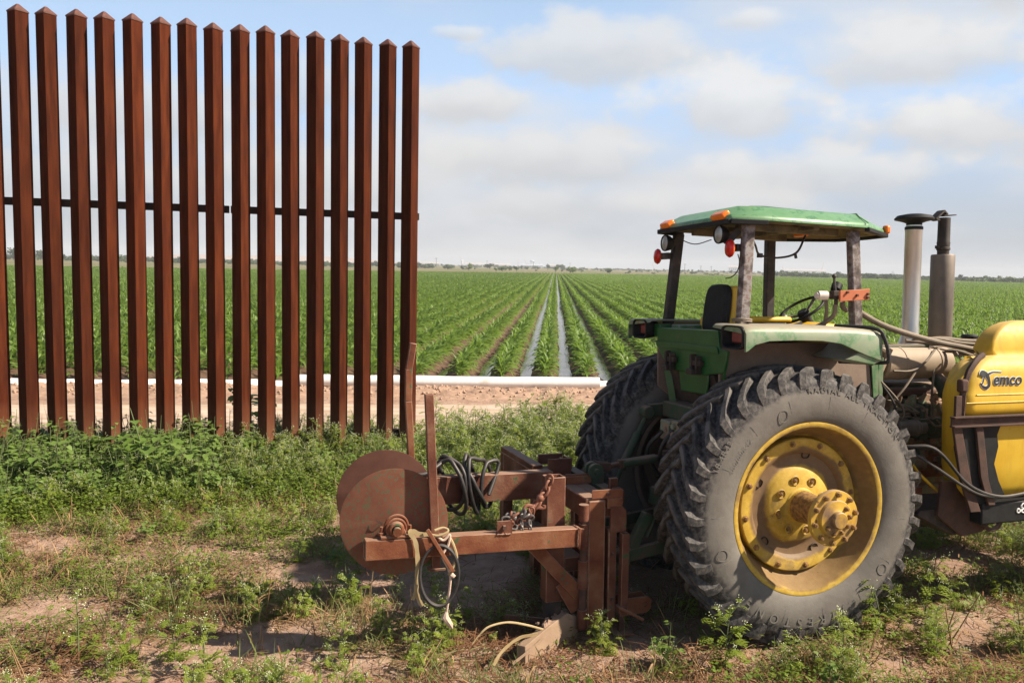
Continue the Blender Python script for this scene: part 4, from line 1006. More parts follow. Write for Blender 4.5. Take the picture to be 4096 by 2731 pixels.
vl = tp('control_valve', MB().cyl((.31, -.52, 2.262), (.375, -.53, 2.262), .032, 14).cyl((.295, -.52, 2.262), (.32, -.52, 2.262), .022, 12), M_['valve'])
MB().cyl((.375, -.53, 2.262), (.45, -.54, 2.266), .018, 10).obox((.43, -.54, 2.266), (.05, .05, .06)).cyl((.445, -.54, 2.24), (.445, -.54, 2.19), .014, 8).build('valve_body', M_['dark'], vl, bevel=.006)
MB().tube([(.44, -.54, 2.28), (.438, -.53, 2.33), (.436, -.525, 2.385)], [.008, .011, .008], 8).sphere((.436, -.525, 2.395), .016).build('valve_lever', M_['postd'], vl)
MB().tube([(.47, -.50, 2.30), (.50, -.48, 2.335)], [.035, .038], 12).build('gauge', M_['black'], vl)
for pts, r_ in (([(.44, -.54, 2.20), (.44, -.53, 2.13), (.40, -.48, 2.07), (.34, -.40, 2.02)], .016), ([(.37, -.53, 2.23), (.385, -.52, 2.15), (.42, -.46, 2.06)], .013), ([(.50, -.54, 2.22), (.52, -.52, 2.18), (.57, -.50, 2.16)], .017)):
    tp('valve_hose', MB().tube(bez(pts), r_, 8), M_['hose'])

# ---- hoses from the platform to the tank
tp('spray_hose', MB().tube(bez([(.66, -.50, 2.155), (.86, -.50, 2.065), (1.08, -.50, 2.0), (1.35, -.52, 1.935), (1.60, -.55, 1.89), (1.88, -.60, 1.83)], 10), .021, 10), M_['hose'])
for k, pts in enumerate([[(1.35, -.30, 1.945), (1.55, -.35, 1.945), (1.75, -.35, 1.915), (1.95, -.40, 1.90)], [(1.30, -.28, 1.93), (1.55, -.38, 1.91), (1.75, -.42, 1.875), (1.95, -.45, 1.865)],
                         [(1.45, -.25, 1.925), (1.6, -.30, 1.95), (1.85, -.3, 1.93), (2.1, -.3, 1.925)], [(1.55, -.40, 1.86), (1.62, -.48, 1.855), (1.75, -.55, 1.81), (1.9, -.62, 1.80)]]):
    tp('spray_hose', MB().tube(bez(pts), .014, 8), M_['hose'])
tp('spray_hose', MB().tube(bez([(1.58, -.48, 1.855), (1.56, -.55, 1.80), (1.535, -.62, 1.75), (1.55, -.66, 1.71)]), .008, 6), M_['hose'])

# ---- engine bay
tp('hood_bed', MB().box(1.05, 3.0, -.24, .30, 1.80, 1.875).box(1.05, 1.12, -.26, .30, 1.5, 1.86), M_['engine'], bevel=.01)
ac = tp('air_cleaner', MB().lathe([(.001, 1.02), (.11, 1.02), (.122, 1.035), (.122, 1.18), (.126, 1.185), (.126, 1.20), (.122, 1.205), (.122, 1.50), (.127, 1.505), (.127, 1.525), (.122, 1.53), (.122, 1.60), (.115, 1.632), (.09, 1.645), (.001, 1.648)], (0, -.31, 1.765), 'x', 32), M_['tan'])
MB().cyl((1.04, -.31, 1.885), (1.46, -.33, 1.895), .017, 8).build('fuel_line', M_['greend'], ac)
tp('intake_elbow', MB().tube(bez([(1.50, -.33, 1.70), (1.515, -.40, 1.63), (1.53, -.44, 1.565), (1.54, -.46, 1.53)]), [.05] * 8 + [.05] * 8 + [.055] * 9, 16).cyl((1.537, -.45, 1.56), (1.54, -.46, 1.53), .068, 16), M_['greend'])
tp('intake_spout', MB().cyl((1.54, -.46, 1.53), (1.545, -.465, 1.49), .03, 6), M_['rubber'])
isx, isy = 1.60, 0.0
ist = tp('intake_stack', MB().lathe([(.085, 1.89), (.075, 1.93), (.066, 1.965), (.066, 2.02), (.0635, 2.03), (.0635, 2.78), (.066, 2.785), (.066, 2.80), (.060, 2.805), (.060, 2.83)], (isx, isy, 0), 'z', 28), M_['galv'])
MB().lathe([(.060, 2.79), (.068, 2.795), (.068, 2.815), (.060, 2.82), (.058, 2.845), (.09, 2.858), (.145, 2.872), (.147, 2.882), (.125, 2.905), (.06, 2.918), (.001, 2.92)], (isx, isy, 0), 'z', 28).build('rain_cap', M_['black'], ist)
ex = 1.90
es = tp('exhaust_stack', MB().lathe([(.04, 1.86), (.085, 1.865), (.090, 1.875), (.090, 2.595), (.084, 2.606), (.05, 2.608)], (ex, 0, 0), 'z', 28), M_['stack'])
MB().lathe([(.044, 2.60), (.046, 2.64), (.052, 2.645), (.052, 2.66), (.047, 2.665), (.051, 2.70), (.048, 2.71), (.046, 2.90), (.040, 2.90), (.038, 2.85)], (ex, 0, 0), 'z', 20).build('tail_pipe', M_['stackd'], es)
MB().obox((ex - .055, 0, 2.665), (.03, .03, .025)).build('clamp', M_['stackd'], es)
fl = MB().obox((ex + .01, 0, 2.918), (.12, .10, .008), Euler((0, R(-4), 0)).to_matrix()).bar((ex - .035, 0, 2.955), (ex + .0, 0, 2.925), .07, .012).bar((ex - .035, 0, 2.952), (ex - .115, 0, 2.885), .075, .014).bar((ex - .112, 0, 2.885), (ex - .075, 0, 2.878), .07, .012); fl.build('rain_flap', M_['stackd'], es)
tp('radiator_cap', MB().lathe([(.05, 1.87), (.05, 1.925), (.062, 1.93), (.064, 1.955), (.05, 1.968), (.001, 1.97)], (2.10, -.10, 0), 'z', 16), M_['black'])
tp('bulkhead', MB().box(.88, .94, -.42, .42, 1.0, 1.86), M_['dark'])
tp('engine_block', MB().box(1.0, 2.6, -.24, .24, .80, 1.48).box(1.05, 2.5, -.28, -.22, 1.10, 1.30).box(1.02, 2.6, -.26, .2, .62, .82), M_['engine'], bevel=.02)
tp('valve_cover', MB().box(1.25, 2.5, -.22, .16, 1.485, 1.60), M_['greend'], bevel=.03, seg=3)
tp('manifold', MB().cyl((1.10, -.29, 1.55), (1.9, -.29, 1.53), .035, 12), M_['rustd'])
for k in range(4): tp('injector', MB().cyl((1.12 + .13 * k, -.27, 1.40), (1.12 + .13 * k, -.30, 1.53), .018, 8), M_['engine'])
rr_ = random.Random(11)
for k in range(6):
    x = 1.12 + .055 * k
    tp('fuel_pipe', MB().tube(bez([(x, -.29, 1.47 - .02 * (k % 2)), (x + .02, -.36, 1.43), (1.34 + .02 * k, -.38, 1.40 - .012 * k), (1.40 + .012 * k, -.39, 1.36)]), .0075, 6), M_['engine'] if k % 2 else M_['hose'])
for k in range(4): tp('fuel_pipe', MB().tube([(1.15, -.36, 1.385 - .022 * k), (1.27, -.37, 1.39 - .022 * k), (1.31, -.34, 1.37 - .022 * k)], .0085, 6), M_['tan'])
pm = tp('injection_pump', MB().box(1.33, 1.56, -.40, -.27, 1.20, 1.36).cyl((1.36, -.34, 1.36), (1.36, -.34, 1.44), .035, 12).cyl((1.46, -.35, 1.36), (1.46, -.35, 1.46), .028, 12).cyl((1.44, -.42, 1.28), (1.44, -.38, 1.28), .05, 14), M_['greend'], bevel=.012)
for k in range(5): MB().cyl((1.36 + .04 * k, -.36, 1.36), (1.36 + .04 * k, -.365, 1.405 + .01 * (k % 3)), .011, 8).build('outlet', M_['tan'], pm)
tp('oil_filter', MB().lathe([(.001, 1.06), (.05, 1.06), (.061, 1.07), (.061, 1.225), (.066, 1.23), (.066, 1.25), (.05, 1.27), (.05, 1.32)], (0, -.46, 1.30), 'x', 20), M_['stack'])
tp('filter_head', MB().obox((1.30, -.42, 1.29), (.08, .13, .15)).cyl((1.32, -.45, 1.34), (1.32, -.45, 1.42), .016, 8), M_['greend'], bevel=.02)
tp('starter', MB().cyl((1.05, -.32, 1.02), (1.45, -.32, 1.0), .06, 16), M_['engine'])
tp('side_strap', MB().bar((.855, -.46, 1.82), (.90, -.46, 1.38), .012, .055, (1, 0, 0)).bar((.915, -.46, 1.82), (.915, -.46, 1.50), .012, .04, (1, 0, 0)), M_['faded'])
tp('brace', MB().bar((1.03, -.42, 1.88), (.90, -.42, 1.62), .03, .03), M_['tan'])
for pts in ([(1.45, -.36, 1.88), (1.30, -.42, 1.75), (1.14, -.46, 1.60), (1.02, -.46, 1.48)], [(1.50, -.36, 1.87), (1.44, -.42, 1.72), (1.39, -.46, 1.60), (1.39, -.46, 1.50), (1.41, -.46, 1.36)], [(.93, -.46, 1.63), (1.02, -.48, 1.50), (1.05, -.48, 1.40), (1.06, -.47, 1.32)],
            [(.92, -.46, 1.65), (1.05, -.48, 1.52), (1.12, -.48, 1.42), (1.10, -.46, 1.33)], [(1.05, -.44, 1.72), (1.2, -.45, 1.72), (1.32, -.44, 1.77), (1.46, -.40, 1.87)], [(1.10, -.40, 1.50), (1.2, -.42, 1.44), (1.28, -.40, 1.40), (1.35, -.38, 1.33)],
            [(1.5, -.4, 1.34), (1.58, -.42, 1.25), (1.56, -.42, 1.15), (1.42, -.4, 1.12)], [(1.40, -.41, 1.36), (1.46, -.43, 1.30), (1.55, -.43, 1.31), (1.6, -.42, 1.38)]):
    tp('engine_hose', MB().tube(bez(pts), .0085, 6), M_['hose'] if rr_.random() < .6 else M_['hoseb'])
cl_ = MB()
for _ in range(70):
    cl_.obox((rr_.uniform(1.05, 1.75), rr_.uniform(-.36, -.25), rr_.uniform(.95, 1.5)), (rr_.uniform(.02, .09), rr_.uniform(.03, .08), rr_.uniform(.02, .09)), Euler((rr_.uniform(-.3, .3), rr_.uniform(-.3, .3), rr_.uniform(-.3, .3))).to_matrix())
tp('fittings', cl_, M_['engine'], bevel=.006)
tp('side_rail', MB().box(1.02, 3.0, -.30, -.24, .88, 1.06).box(.75, 1.6, -.29, -.25, .56, .68), M_['rusto'], bevel=.006)
hm = MB()
for (x, z) in ((1.60, 1.0), (1.60, .96), (1.62, .92), (1.82, 1.01), (1.50, 1.02), (1.28, .95)): hm.cyl((x, -.306, z), (x, -.295, z), .014, 10)
tp('rail_hole', hm, M_['dark'])
tp('oil_pan', MB().box(.95, 2.2, -.2, .2, .45, .66), M_['dark'], bevel=.03)
tp('front_axle', MB().box(2.88, 3.02, -.7, .7, .42, .60), M_['dark'], bevel=.02)

fw_prof = [(.26, .07), (.30, .11), (.37, .125), (.42, .12), (.445, .09), (.43, .085), (.45, .05), (.435, .04), (.455, .012), (.455, -.012), (.435, -.04), (.45, -.05), (.43, -.085), (.445, -.09), (.42, -.12), (.37, -.125), (.30, -.11), (.26, -.07)]
for s in (-1, 1):
    fwh = bpy.data.objects.new('front_wheel', MB().lathe([(.265, .08), (.245, .06), (.235, -.06), (.265, -.08)], (0, 0, 0), 'y', 36).lathe([(.24, -.02), (.12, -.05), (.10, -.09), (.05, -.11), (.001, -.11)], (0, 0, 0), 'y', 36).mesh('front_wheel', M_['yellow'], 40))
    col.objects.link(fwh); fwh.parent = tractor; fwh.location = (2.95, s * .78, .455)
    if s > 0: fwh.rotation_euler = (0, 0, math.pi)
    MB().lathe(fw_prof, (0, 0, 0), 'y', 48, close=True).build('tyre', M_['rubber'], fwh)
tp('radiator_grille', MB().box(3.0, 3.2, -.27, .30, .62, 1.80), M_['green'], bevel=.03)

# ---- side tank (near side) with frame
def rrect(x0, x1, y0, y1, r_, z, n=6):
    pts = []
    for (cx_, cy_, a0) in ((x1 - r_, y1 - r_, 0), (x0 + r_, y1 - r_, 90), (x0 + r_, y0 + r_, 180), (x1 - r_, y0 + r_, 270)):
        for j in range(n): a = R(a0 + 90 * j / (n - 1)); pts.append((cx_ + r_ * math.cos(a), cy_ + r_ * math.sin(a), z))
    return pts
def loft(rings_):
    n = len(rings_[0]); vs = [p for r_ in rings_ for p in r_]; fs = []
    for i in range(len(rings_) - 1):
        for k in range(n): fs.append((i * n + k, i * n + (k + 1) % n, (i + 1) * n + (k + 1) % n, (i + 1) * n + k))
    fs += [tuple(reversed(range(n))), tuple((len(rings_) - 1) * n + k for k in range(n))]
    return MB().add(vs, fs)
M_['framed'] = mat('tank_frame_rust', [(.3, (.035, .018, .013)), (.6, (.075, .036, .024)), (.8, (.11, .06, .04))], 9, .85, 0, .2, 80)
XE = 2.75
L_ = [(.845, 1.34, -.86), (.87, 1.28, -.90), (.95, 1.22, -.935), (1.10, 1.185, -.95), (1.40, 1.175, -.95), (1.455, 1.178, -.95), (1.475, 1.172, -.972), (1.51, 1.170, -.978), (1.585, 1.170, -.975), (1.605, 1.174, -.968), (1.66, 1.19, -.965), (1.74, 1.225, -.955), (1.79, 1.27, -.94), (1.825, 1.33, -.92), (1.845, 1.40, -.89), (1.862, 1.455, -.875),
      (1.90, 1.485, -.868), (1.96, 1.515, -.857), (2.02, 1.57, -.84), (2.06, 1.64, -.815), (2.085, 1.72, -.79), (2.10, 1.84, -.76)]
rings_ = [rrect(x0, XE, y, -.72 if z < 1.9 else -.70, .09 if z < 1.9 else .026, z, 8) for z, x0, y in L_]
tank = tp('saddle_tank', loft(rings_), M_['tank'], smooth=45)
tank2 = [(1.16, 1.075, -.90), (1.24, 1.05, -.925), (1.40, 1.042, -.93), (1.56, 1.042, -.93), (1.58, 1.036, -.935), (1.655, 1.036, -.935), (1.67, 1.045, -.93), (1.74, 1.085, -.915), (1.80, 1.15, -.89), (1.835, 1.24, -.86), (1.852, 1.36, -.83)]
tk = loft([rrect(x0 + .115, 1.40, y, -.78, .055, z, 8) for z, x0, y in tank2]).build('tank_end', M_['tank'], tank, smooth=45)
# strap in the groove between the two
MB().tube([(1.165, -.945, 1.45), (1.16, -.955, 1.6), (1.175, -.955, 1.68), (1.215, -.945, 1.76), (1.27, -.93, 1.81), (1.34, -.90, 1.845), (1.42, -.86, 1.862)], .022, 6).build('strap', M_['framed'], tank)
MB().obox((1.155, -.955, 1.665), (.065, .05, .09)).build('strap_buckle', M_['framed'], tank, bevel=.015)
# dark-painted patch / worn lower end
fm = tp('tank_frame', MB().box(1.045, XE, -1.01, -.965, 1.45, 1.462).box(1.045, XE, -1.01, -.965, 1.388, 1.40).box(1.045, XE, -.985, -.972, 1.40, 1.45).box(1.075, 1.125, -.985, -.965, 1.46, 1.60), M_['framed'], bevel=.003)
MB().prism([(1.06, 1.40), (1.13, 1.40), (1.24, 1.00), (1.33, .80), (1.24, .80), (1.14, 1.04)], 'y', -.985, -.965).build('upright', M_['framed'], fm, bevel=.004)
MB().prism([(1.25, 1.40), (1.31, 1.40), (1.38, 1.02), (1.45, .84), (1.39, .84), (1.31, 1.04)], 'y', -.99, -.97).build('upright', M_['framed'], fm, bevel=.004)
MB().prism([(1.12, 1.39), (1.50, 1.39), (1.47, 1.32), (1.485, 1.24), (1.455, 1.12), (1.50, 1.0), (1.56, .90), (1.40, .82), (1.20, .92), (1.14, 1.10), (1.10, 1.25)], 'y', -.962, -.952).build('dark_patch', M_['black'], fm, bevel=.003)  # thin shell for the tank's dark-painted worn patch, not a separate mat
bb = tp('tank_beam', MB().box(1.35, XE, -.97, -.86, .70, .85), M_['black'], bevel=.012)
MB().prism([(1.10, 1.0), (1.42, .985), (1.62, .87), (1.62, .74), (1.47, .62), (1.29, .60), (1.07, .76)], 'y', -.875, -.845).build('gusset', M_['rustd'], bb, bevel=.006)
MB().prism([(.93, .76), (1.25, .60), (1.46, .62), (1.62, .72), (1.62, .78), (.95, .80)], 'y', -.84, -.40).build('belly_box', M_['dark'], bb, bevel=.008)
MB().prism([(.86, .90), (1.10, .92), (1.10, .78), (.86, .76)], 'y', -.70, -.66).build('rear_plate', M_['rusto'], bb, bevel=.004)
MB().tube(bez([(1.42, -.90, .72), (1.47, -.92, .655), (1.55, -.92, .66), (1.63, -.90, .74)]), .016, 8).build('hose_loop', M_['rustd'], bb)
# outline D with ring on the beam
lg = MB(); y_ = -.9725
lg.tube([(1.735, y_, .825), (1.715, y_, .832), (1.70, y_, .815), (1.708, y_, .80)], .006, 6); lg.tube([(1.69, y_, .775), (1.735, y_, .80), (1.75, y_, .815), (1.765, y_, .80), (1.76, y_, .775), (1.735, y_, .762), (1.705, y_, .772)], .006, 6)
lg.tube([(1.678 + .014 * math.cos(a), y_, .782 + .014 * math.sin(a)) for a in arc(13, 0, 6.283)][:-1], .005, 5, closed=True)
lg.build('beam_emblem', M_['letw'], bb)
MB().tube([(1.172, -.9755, 1.548)] + [(x, -.9795, 1.548) for x in (1.26, 1.5, 1.8, 2.1)], .004, 5).tube([(x, -.9725, 1.60) for x in (1.26, 1.5, 1.8, 2.1)], .005, 5).build('mould_seam', M_['tank'], tank)
# name on the tank: white outline under black script
def tank_y(x, z): return float(np.interp(z, [a[0] for a in L_], [a[2] for a in L_]))
def place(x0, z0, rotd, lift): 
    ca, sa = math.cos(R(rotd)), math.sin(R(rotd))
    def f(c_):
        x = x0 + c_.x * ca - c_.y * sa; z = z0 + c_.x * sa + c_.y * ca
        return Vector((x, tank_y(x, z) - lift - c_.z, z))
    return f
for nm, b_, lift, m_ in (('emblem_outline', .0055, .0025, M_['letw']), ('emblem_lettering', .0022, .0055, M_['letb'])):
    me = text_mesh(nm, 'emco', .112, m_, b_, .28, .001, place(1.402, 1.668, -1.0, lift), 1.02)
    o = bpy.data.objects.new(nm, me); col.objects.link(o); o.parent = tank
def stroke(pts, rs, lift, nm, m_):
    P = bez(pts, 6); n_ = len(P); rr__ = np.interp(np.linspace(0, len(rs) - 1, n_), range(len(rs)), rs); vs = []
    for i, p in enumerate(P):
        d = (P[min(i + 1, n_ - 1)] - P[max(i - 1, 0)]).normalized(); s_ = Vector((-d.z, 0, d.x))
        for k in (-1, 1):
            q = p + s_ * k * float(rr__[i]); vs.append((q.x, tank_y(q.x, q.z) - lift, q.z)); vs.append((q.x, tank_y(q.x, q.z) - lift + .003, q.z))
    fs = []
    for i in range(n_ - 1): a = i * 4; b = a + 4; fs += [(a, b, b + 2, a + 2), (a + 1, a + 3, b + 3, b + 1), (a, a + 1, b + 1, b), (a + 2, b + 2, b + 3, a + 3)]
    MB().add(vs, fs).build(nm, m_, tank)
D1 = [(1.305, 0, 1.725), (1.325, 0, 1.745), (1.355, 0, 1.735), (1.372, 0, 1.70), (1.370, 0, 1.665), (1.345, 0, 1.648), (1.315, 0, 1.658), (1.295, 0, 1.680)]
D2 = [(1.335, 0, 1.722), (1.325, 0, 1.70), (1.318, 0, 1.685), (1.305, 0, 1.672)]
D3 = [(1.352, 0, 1.728), (1.385, 0, 1.745), (1.43, 0, 1.755), (1.49, 0, 1.752)]
for pts, rs in ((D1, [.016, .022, .016, .010, .010, .012, .008, .004]), (D2, [.004, .004, .004, .004]), (D3, [.010, .007, .004, .002])):
    stroke(pts, [q + .004 for q in rs], .0025, 'emblem_outline', M_['letw'])
    stroke(pts, rs, .0055, 'emblem_lettering', M_['letb'])
# loose hoses below the tank
tp('drop_hose', MB().tube(bez([(.70, -.80, 1.235), (.80, -.90, 1.258), (.90, -.95, 1.26), (.99, -.98, 1.20), (1.15, -1.0, 1.03), (1.30, -1.0, .945), (1.47, -1.0, .90), (1.65, -.99, .90), (1.9, -.99, .93)]), .0115, 8), M_['hoseb'])
tp('drop_hose', MB().tube(bez([(.70, -.80, 1.235), (.82, -.90, 1.205), (.95, -.96, 1.12), (1.13, -1.0, 1.0), (1.28, -1.0, .93), (1.42, -1.0, .90)]), .0105, 8), M_['hoseb'])
tp('drop_hose', MB().tube(bez([(.84, -.78, 1.20), (.90, -.80, 1.12), (.97, -.80, 1.045), (1.06, -.80, .97), (1.14, -.80, .91)]), .010, 7), M_['tank'])

# ================================================================== rusty hose-reel attachment on the rear hitch
IO = Vector((-1.3, -.2, 0))
implement = tag(empty('reel_attachment', TM @ Matrix.Translation(IO)), 'rusty hitch attachment with two big round reel plates behind the tractor', 'farm implement')
def ip(name, mb, m, parent=None, **k):
    k.setdefault('off', IO if parent is None else None)
    if k.get('bevel') and m in (M_['rust'], M_['rusto']): k.setdefault('edge', M_['edge'])
    return mb.build(name, m, parent or implement, **k)
def ic(name, mb, m, parent, **k):       # sub-part: parent mesh already carries the offset
    return mb.build(name, m, parent, off=IO, **k)
M_['rustp'] = M_['rust']
arm = ip('near_arm', MB().rtube((-2.79, -.5, .735), (-1.44, -.5, .712), .085, .118, .008), M_['rusto'], bevel=.006)
ic('end_plate', MB().box(-1.452, -1.437, -.555, -.45, .640, .775), M_['rusto'], arm, bevel=.003)
ic('lug', MB().box(-1.99, -1.90, -.545, -.535, .772, .855).box(-1.90, -1.892, -.545, -.46, .772, .86), M_['rust'], arm, bevel=.002)
ic('bolt', MB().lathe([(.001, -.018), (.014, -.018), (.016, 0)], (-1.945, -.545, .815), 'y', 6), M_['rustd'], arm)
arm2 = ip('far_arm', MB().rtube((-2.66, .20, .895), (-1.37, .20, .893), .10, .19, .009), M_['rust'], bevel=.007)
# hinge of the near arm
hg = ip('hinge_pipe', MB().cyl((-1.39, -.48, .09), (-1.39, -.48, .90), .024, 14), M_['rustd'])
for z0, z1 in ((.80, .905), (.62, .78), (.36, .54), (.10, .22)): ic('knuckle', MB().cyl((-1.39, -.48, z0), (-1.39, -.48, z1), .033, 16), M_['rust'], hg)
ic('hinge_tab', MB().box(-1.44, -1.40, -.52, -.46, .65, .76), M_['rust'], hg, bevel=.003)
# front post with plates and parking jack
ip('front_post', MB().box(-1.345, -1.222, -.45, -.35, .075, .918), M_['rusto'], bevel=.012, seg=3)
ip('top_plate', MB().box(-1.322, -1.105, -.452, -.444, .928, .985), M_['rusto'], bevel=.002)
ip('socket_rim', MB().rtube((-1.16, -.41, .86), (-1.16, -.41, .925), .105, .09, .007, (0, 1, 0)), M_['rusto'], bevel=.002)
jp = ip('jack_post', MB().box(-1.195, -1.135, -.44, -.36, .10, .72), M_['rust'], bevel=.008)
ic('jack_plate', MB().prism([(-1.192, .70), (-1.078, .70), (-1.076, .835), (-1.115, .876), (-1.192, .876)], 'y', -.46, -.44), M_['rust'], jp, bevel=.003)
jk = ip('parking_jack', MB().rtube((-1.10, -.47, .15), (-1.095, -.47, .695), .05, .05, .006, (0, 1, 0)), M_['rust'], bevel=.003)
ic('jack_leg', MB().box(-1.128, -1.092, -.488, -.452, .045, .20), M_['rustd'], jk, bevel=.002)
ic('foot_plate', MB().obox((-1.115, -.48, .038), (.135, .12, .012), Euler((0, R(2), R(8))).to_matrix()), M_['rusto'], jk, bevel=.002)
ic('collar', MB().box(-1.14, -1.082, -.50, -.44, .17, .215), M_['rust'], jk, bevel=.003)
ic('handle', MB().cyl((-1.14, -.505, .215), (-1.01, -.60, .155), .010, 8), M_['rusto'], jk)
# lower hitch clevis
cl = MB()
for y in (-.40, -.30):
    cl.prism([(-1.10, .115), (-.895, .118), (-.86, .145), (-.857, .205), (-.885, .232), (-1.10, .228)], 'y', y - .008, y + .008)
cv = ip('hitch_clevis', cl, M_['rusto'], bevel=.003)
for y in (-.409,): ic('pin_hole', MB().lathe([(.017, -.0015), (.015, -.003), (.014, .004), (.001, .005)], (-.905, y, .178), 'y', 14), M_['dark'], cv)
# inner post, shank and ditching wings
inp = ip('shank_post', MB().rtube((-1.555, -.36, .262), (-1.555, -.36, 1.075), .125, .11, .009, (0, 1, 0)), M_['rust'], bevel=.006)
ic('bolt', MB().lathe([(.001, -.014), (.012, -.014), (.014, 0)], (-1.54, -.415, .33), 'y', 6), M_['rustd'], inp)
sh = ip('shank', MB().box(-1.605, -1.505, -.40, -.32, -.02, .30), M_['dark'], bevel=.004)
wn = MB()
wn.add([(-1.86, -.735, -.03), (-1.41, -.455, -.02), (-1.40, -.44, .155), (-1.50, -.50, .215), (-1.66, -.60, .185), (-1.86, -.73, .135),
        (-1.90, -.685, -.03), (-1.445, -.405, -.02), (-1.43, -.39, .15), (-1.53, -.45, .20), (-1.69, -.55, .175), (-1.90, -.68, .13)],
       [(0, 1, 2, 3, 4, 5), (11, 10, 9, 8, 7, 6)] + [(i, i + 6, (i + 1) % 6 + 6, (i + 1) % 6) for i in range(6)])
ic('wing_plate', wn, M_['shoe'], sh, bevel=.004)
ic('wing_plate', MB().bar((-1.60, -.36, .075), (-1.83, -.22, .075), .014, .13), M_['rustd'], sh, bevel=.003)
sb = MB(); rs_ = random.Random(3)
for _ in range(90):
    a_ = rs_.random(); sb.sphere((-1.70 + .22 * a_ + rs_.uniform(-.02, .06), -.60 + .15 * a_ + rs_.uniform(.0, .10), .10 + rs_.uniform(0, .085)), rs_.uniform(.008, .026), 6, 4, (rs_.uniform(.7, 1.3), rs_.uniform(.7, 1.3), .6))
sb.v = [tuple(Vector(p) + Vector((rs_.gauss(0, .004), rs_.gauss(0, .004), rs_.gauss(0, .004)))) for p in sb.v]
ic('soil_cake', sb, m_berm, sh, smooth=None)
# cross beams
ip('cross_beam', MB().box(-1.36, -1.265, -.44, .62, .79, .93), M_['rust'], bevel=.008)
ip('cross_beam', MB().box(-1.262, -1.165, -.42, .62, .795, .928), M_['rust'], bevel=.008)
ip('stop_plate', MB().box(-1.36, -1.15, -.035, -.025, .932, .985).box(-1.33, -1.15, .0, .01, .932, .995), M_['rusto'], bevel=.002)
ip('stop_plate', MB().box(-1.36, -1.18, .275, .287, .90, 1.05).box(-1.20, -1.188, .29, .40, .90, 1.05), M_['rust'], bevel=.002)
ip('hitch_beam', MB().box(-1.13, -1.045, -.22, .64, .85, .928), M_['greend'], bevel=.006)
ip('link_boss', MB().cyl((-1.12, -.055, 1.015), (-1.12, -.02, 1.015), .055, 18).cyl((-1.12, .02, 1.015), (-1.12, .055, 1.015), .055, 18).cyl((-1.12, -.075, 1.015), (-1.12, .075, 1.015), .022, 12).box(-1.15, -1.06, -.05, -.025, .92, 1.0).box(-1.15, -1.06, .025, .05, .92, 1.0), M_['greend'], bevel=.004)
ip('beam_lug', MB().box(-1.10, -1.04, -.235, -.205, .93, 1.005).box(-1.11, -1.05, -.30, -.29, .86, .955).box(-1.14, -1.04, -.34, -.33, .85, .945), M_['rust'], bevel=.003)
ip('far_rail', MB().box(-1.46, -1.38, .33, 1.13, .955, 1.0).box(-1.46, -1.45, .33, 1.13, .82, .955).box(-1.465, -1.38, 1.04, 1.13, .20, .955), M_['rust'], bevel=.005)
ip('far_bracket', MB().box(-1.30, -1.10, .66, .68, .93, 1.01).box(-1.18, -1.10, .45, .52, .93, 1.01), M_['rust'], bevel=.004)
ip('lower_beam', MB().box(-1.46, -1.33, -.33, .75, .42, .52), M_['rust'], bevel=.008)
ip('lower_beam', MB().box(-1.30, -1.20, -.34, .75, .10, .22), M_['rustd'], bevel=.008)
ip('brace_bar', MB().bar((-1.73, -.447, .665), (-1.395, -.447, .305), .085, .016, (0, 1, 0)).bar((-1.50, -.43, .40), (-1.395, -.44, .215), .13, .012, (0, 1, 0)), M_['rusto'], bevel=.003)
ip('frame_upright', MB().box(-1.37, -1.27, .55, .64, .10, .80).box(-1.18, -1.10, .20, .28, .12, .86), M_['rust'], bevel=.008)
# reel
RY = R(-8.6)
def rdisc(c, r, m, nm, seed):
    rot = Euler((0, 0, RY)).to_matrix(); rr__ = random.Random(seed)
    o = MB().lathe([(.001, -.004), (r * .97, -.004), (r, -.002), (r, .003), (.001, .005)], c, 'y', 72, rot)
    q = ip(nm, o, m, smooth=30)
    for v in q.data.vertices:
        d = (v.co + IO - Vector(c)).length / r
        v.co.y += .006 * d * math.sin(2.3 * math.atan2(v.co.z - c[2], v.co.x - c[0] + IO.x) + seed)
    return q
d1 = rdisc((-2.597, -.40, .860), .326, M_['disc'], 'reel_plate', 1)
# a torn dent in the near plate
ic('dent', MB().add([(-2.716, -.398, .880), (-2.690, -.410, .875), (-2.668, -.414, .862), (-2.655, -.398, .858), (-2.672, -.410, .848), (-2.70, -.412, .860)], [(0, 1, 5), (1, 2, 4, 5), (2, 3, 4)]), M_['rustd'], d1)
d2 = rdisc((-2.555, .20, .862), .326, M_['disc2'], 'reel_plate', 2)
ip('reel_core', MB().cyl((-2.592, -.395, .861), (-2.557, .195, .861), .055, 20), M_['rustd'])
ax_ = ip('reel_axle', MB().cyl((-2.606, -.565, .838), (-2.592, -.39, .86), .026, 18), M_['rusto'])
br = MB()
br.box(-2.70, -2.51, -.545, -.455, .797, .812)
br.prism([(-2.665, .812), (-2.545, .812), (-2.555, .845), (-2.65, .845)], 'y', -.53, -.475)
br.lathe([(.030, -.545), (.040, -.542), (.048, -.53), (.052, -.51), (.052, -.48), (.046, -.465), (.03, -.462)], (-2.606, 0, .846), 'y', 26)
bo = ip('bearing_block', br, M_['rusto'], bevel=.003)
ic('locking_ring', MB().tube([(-2.604 + .056 * math.cos(a), -.515, .847 + .056 * math.sin(a)) for a in arc(22, -.3, 3.7)], .009, 8).tube([(-2.596 + .066 * math.cos(a), -.475, .85 + .066 * math.sin(a)) for a in arc(22, -.2, 3.5)], .010, 8), M_['rusto'], bo)
for x in (-2.69, -2.52): ic('bolt', MB().cyl((x, -.50, .812), (x, -.50, .862), .010, 8).lathe([(.020, .812), (.020, .828), (.001, .830)], (x, -.50, 0), 'z', 6), M_['rusto'], bo)
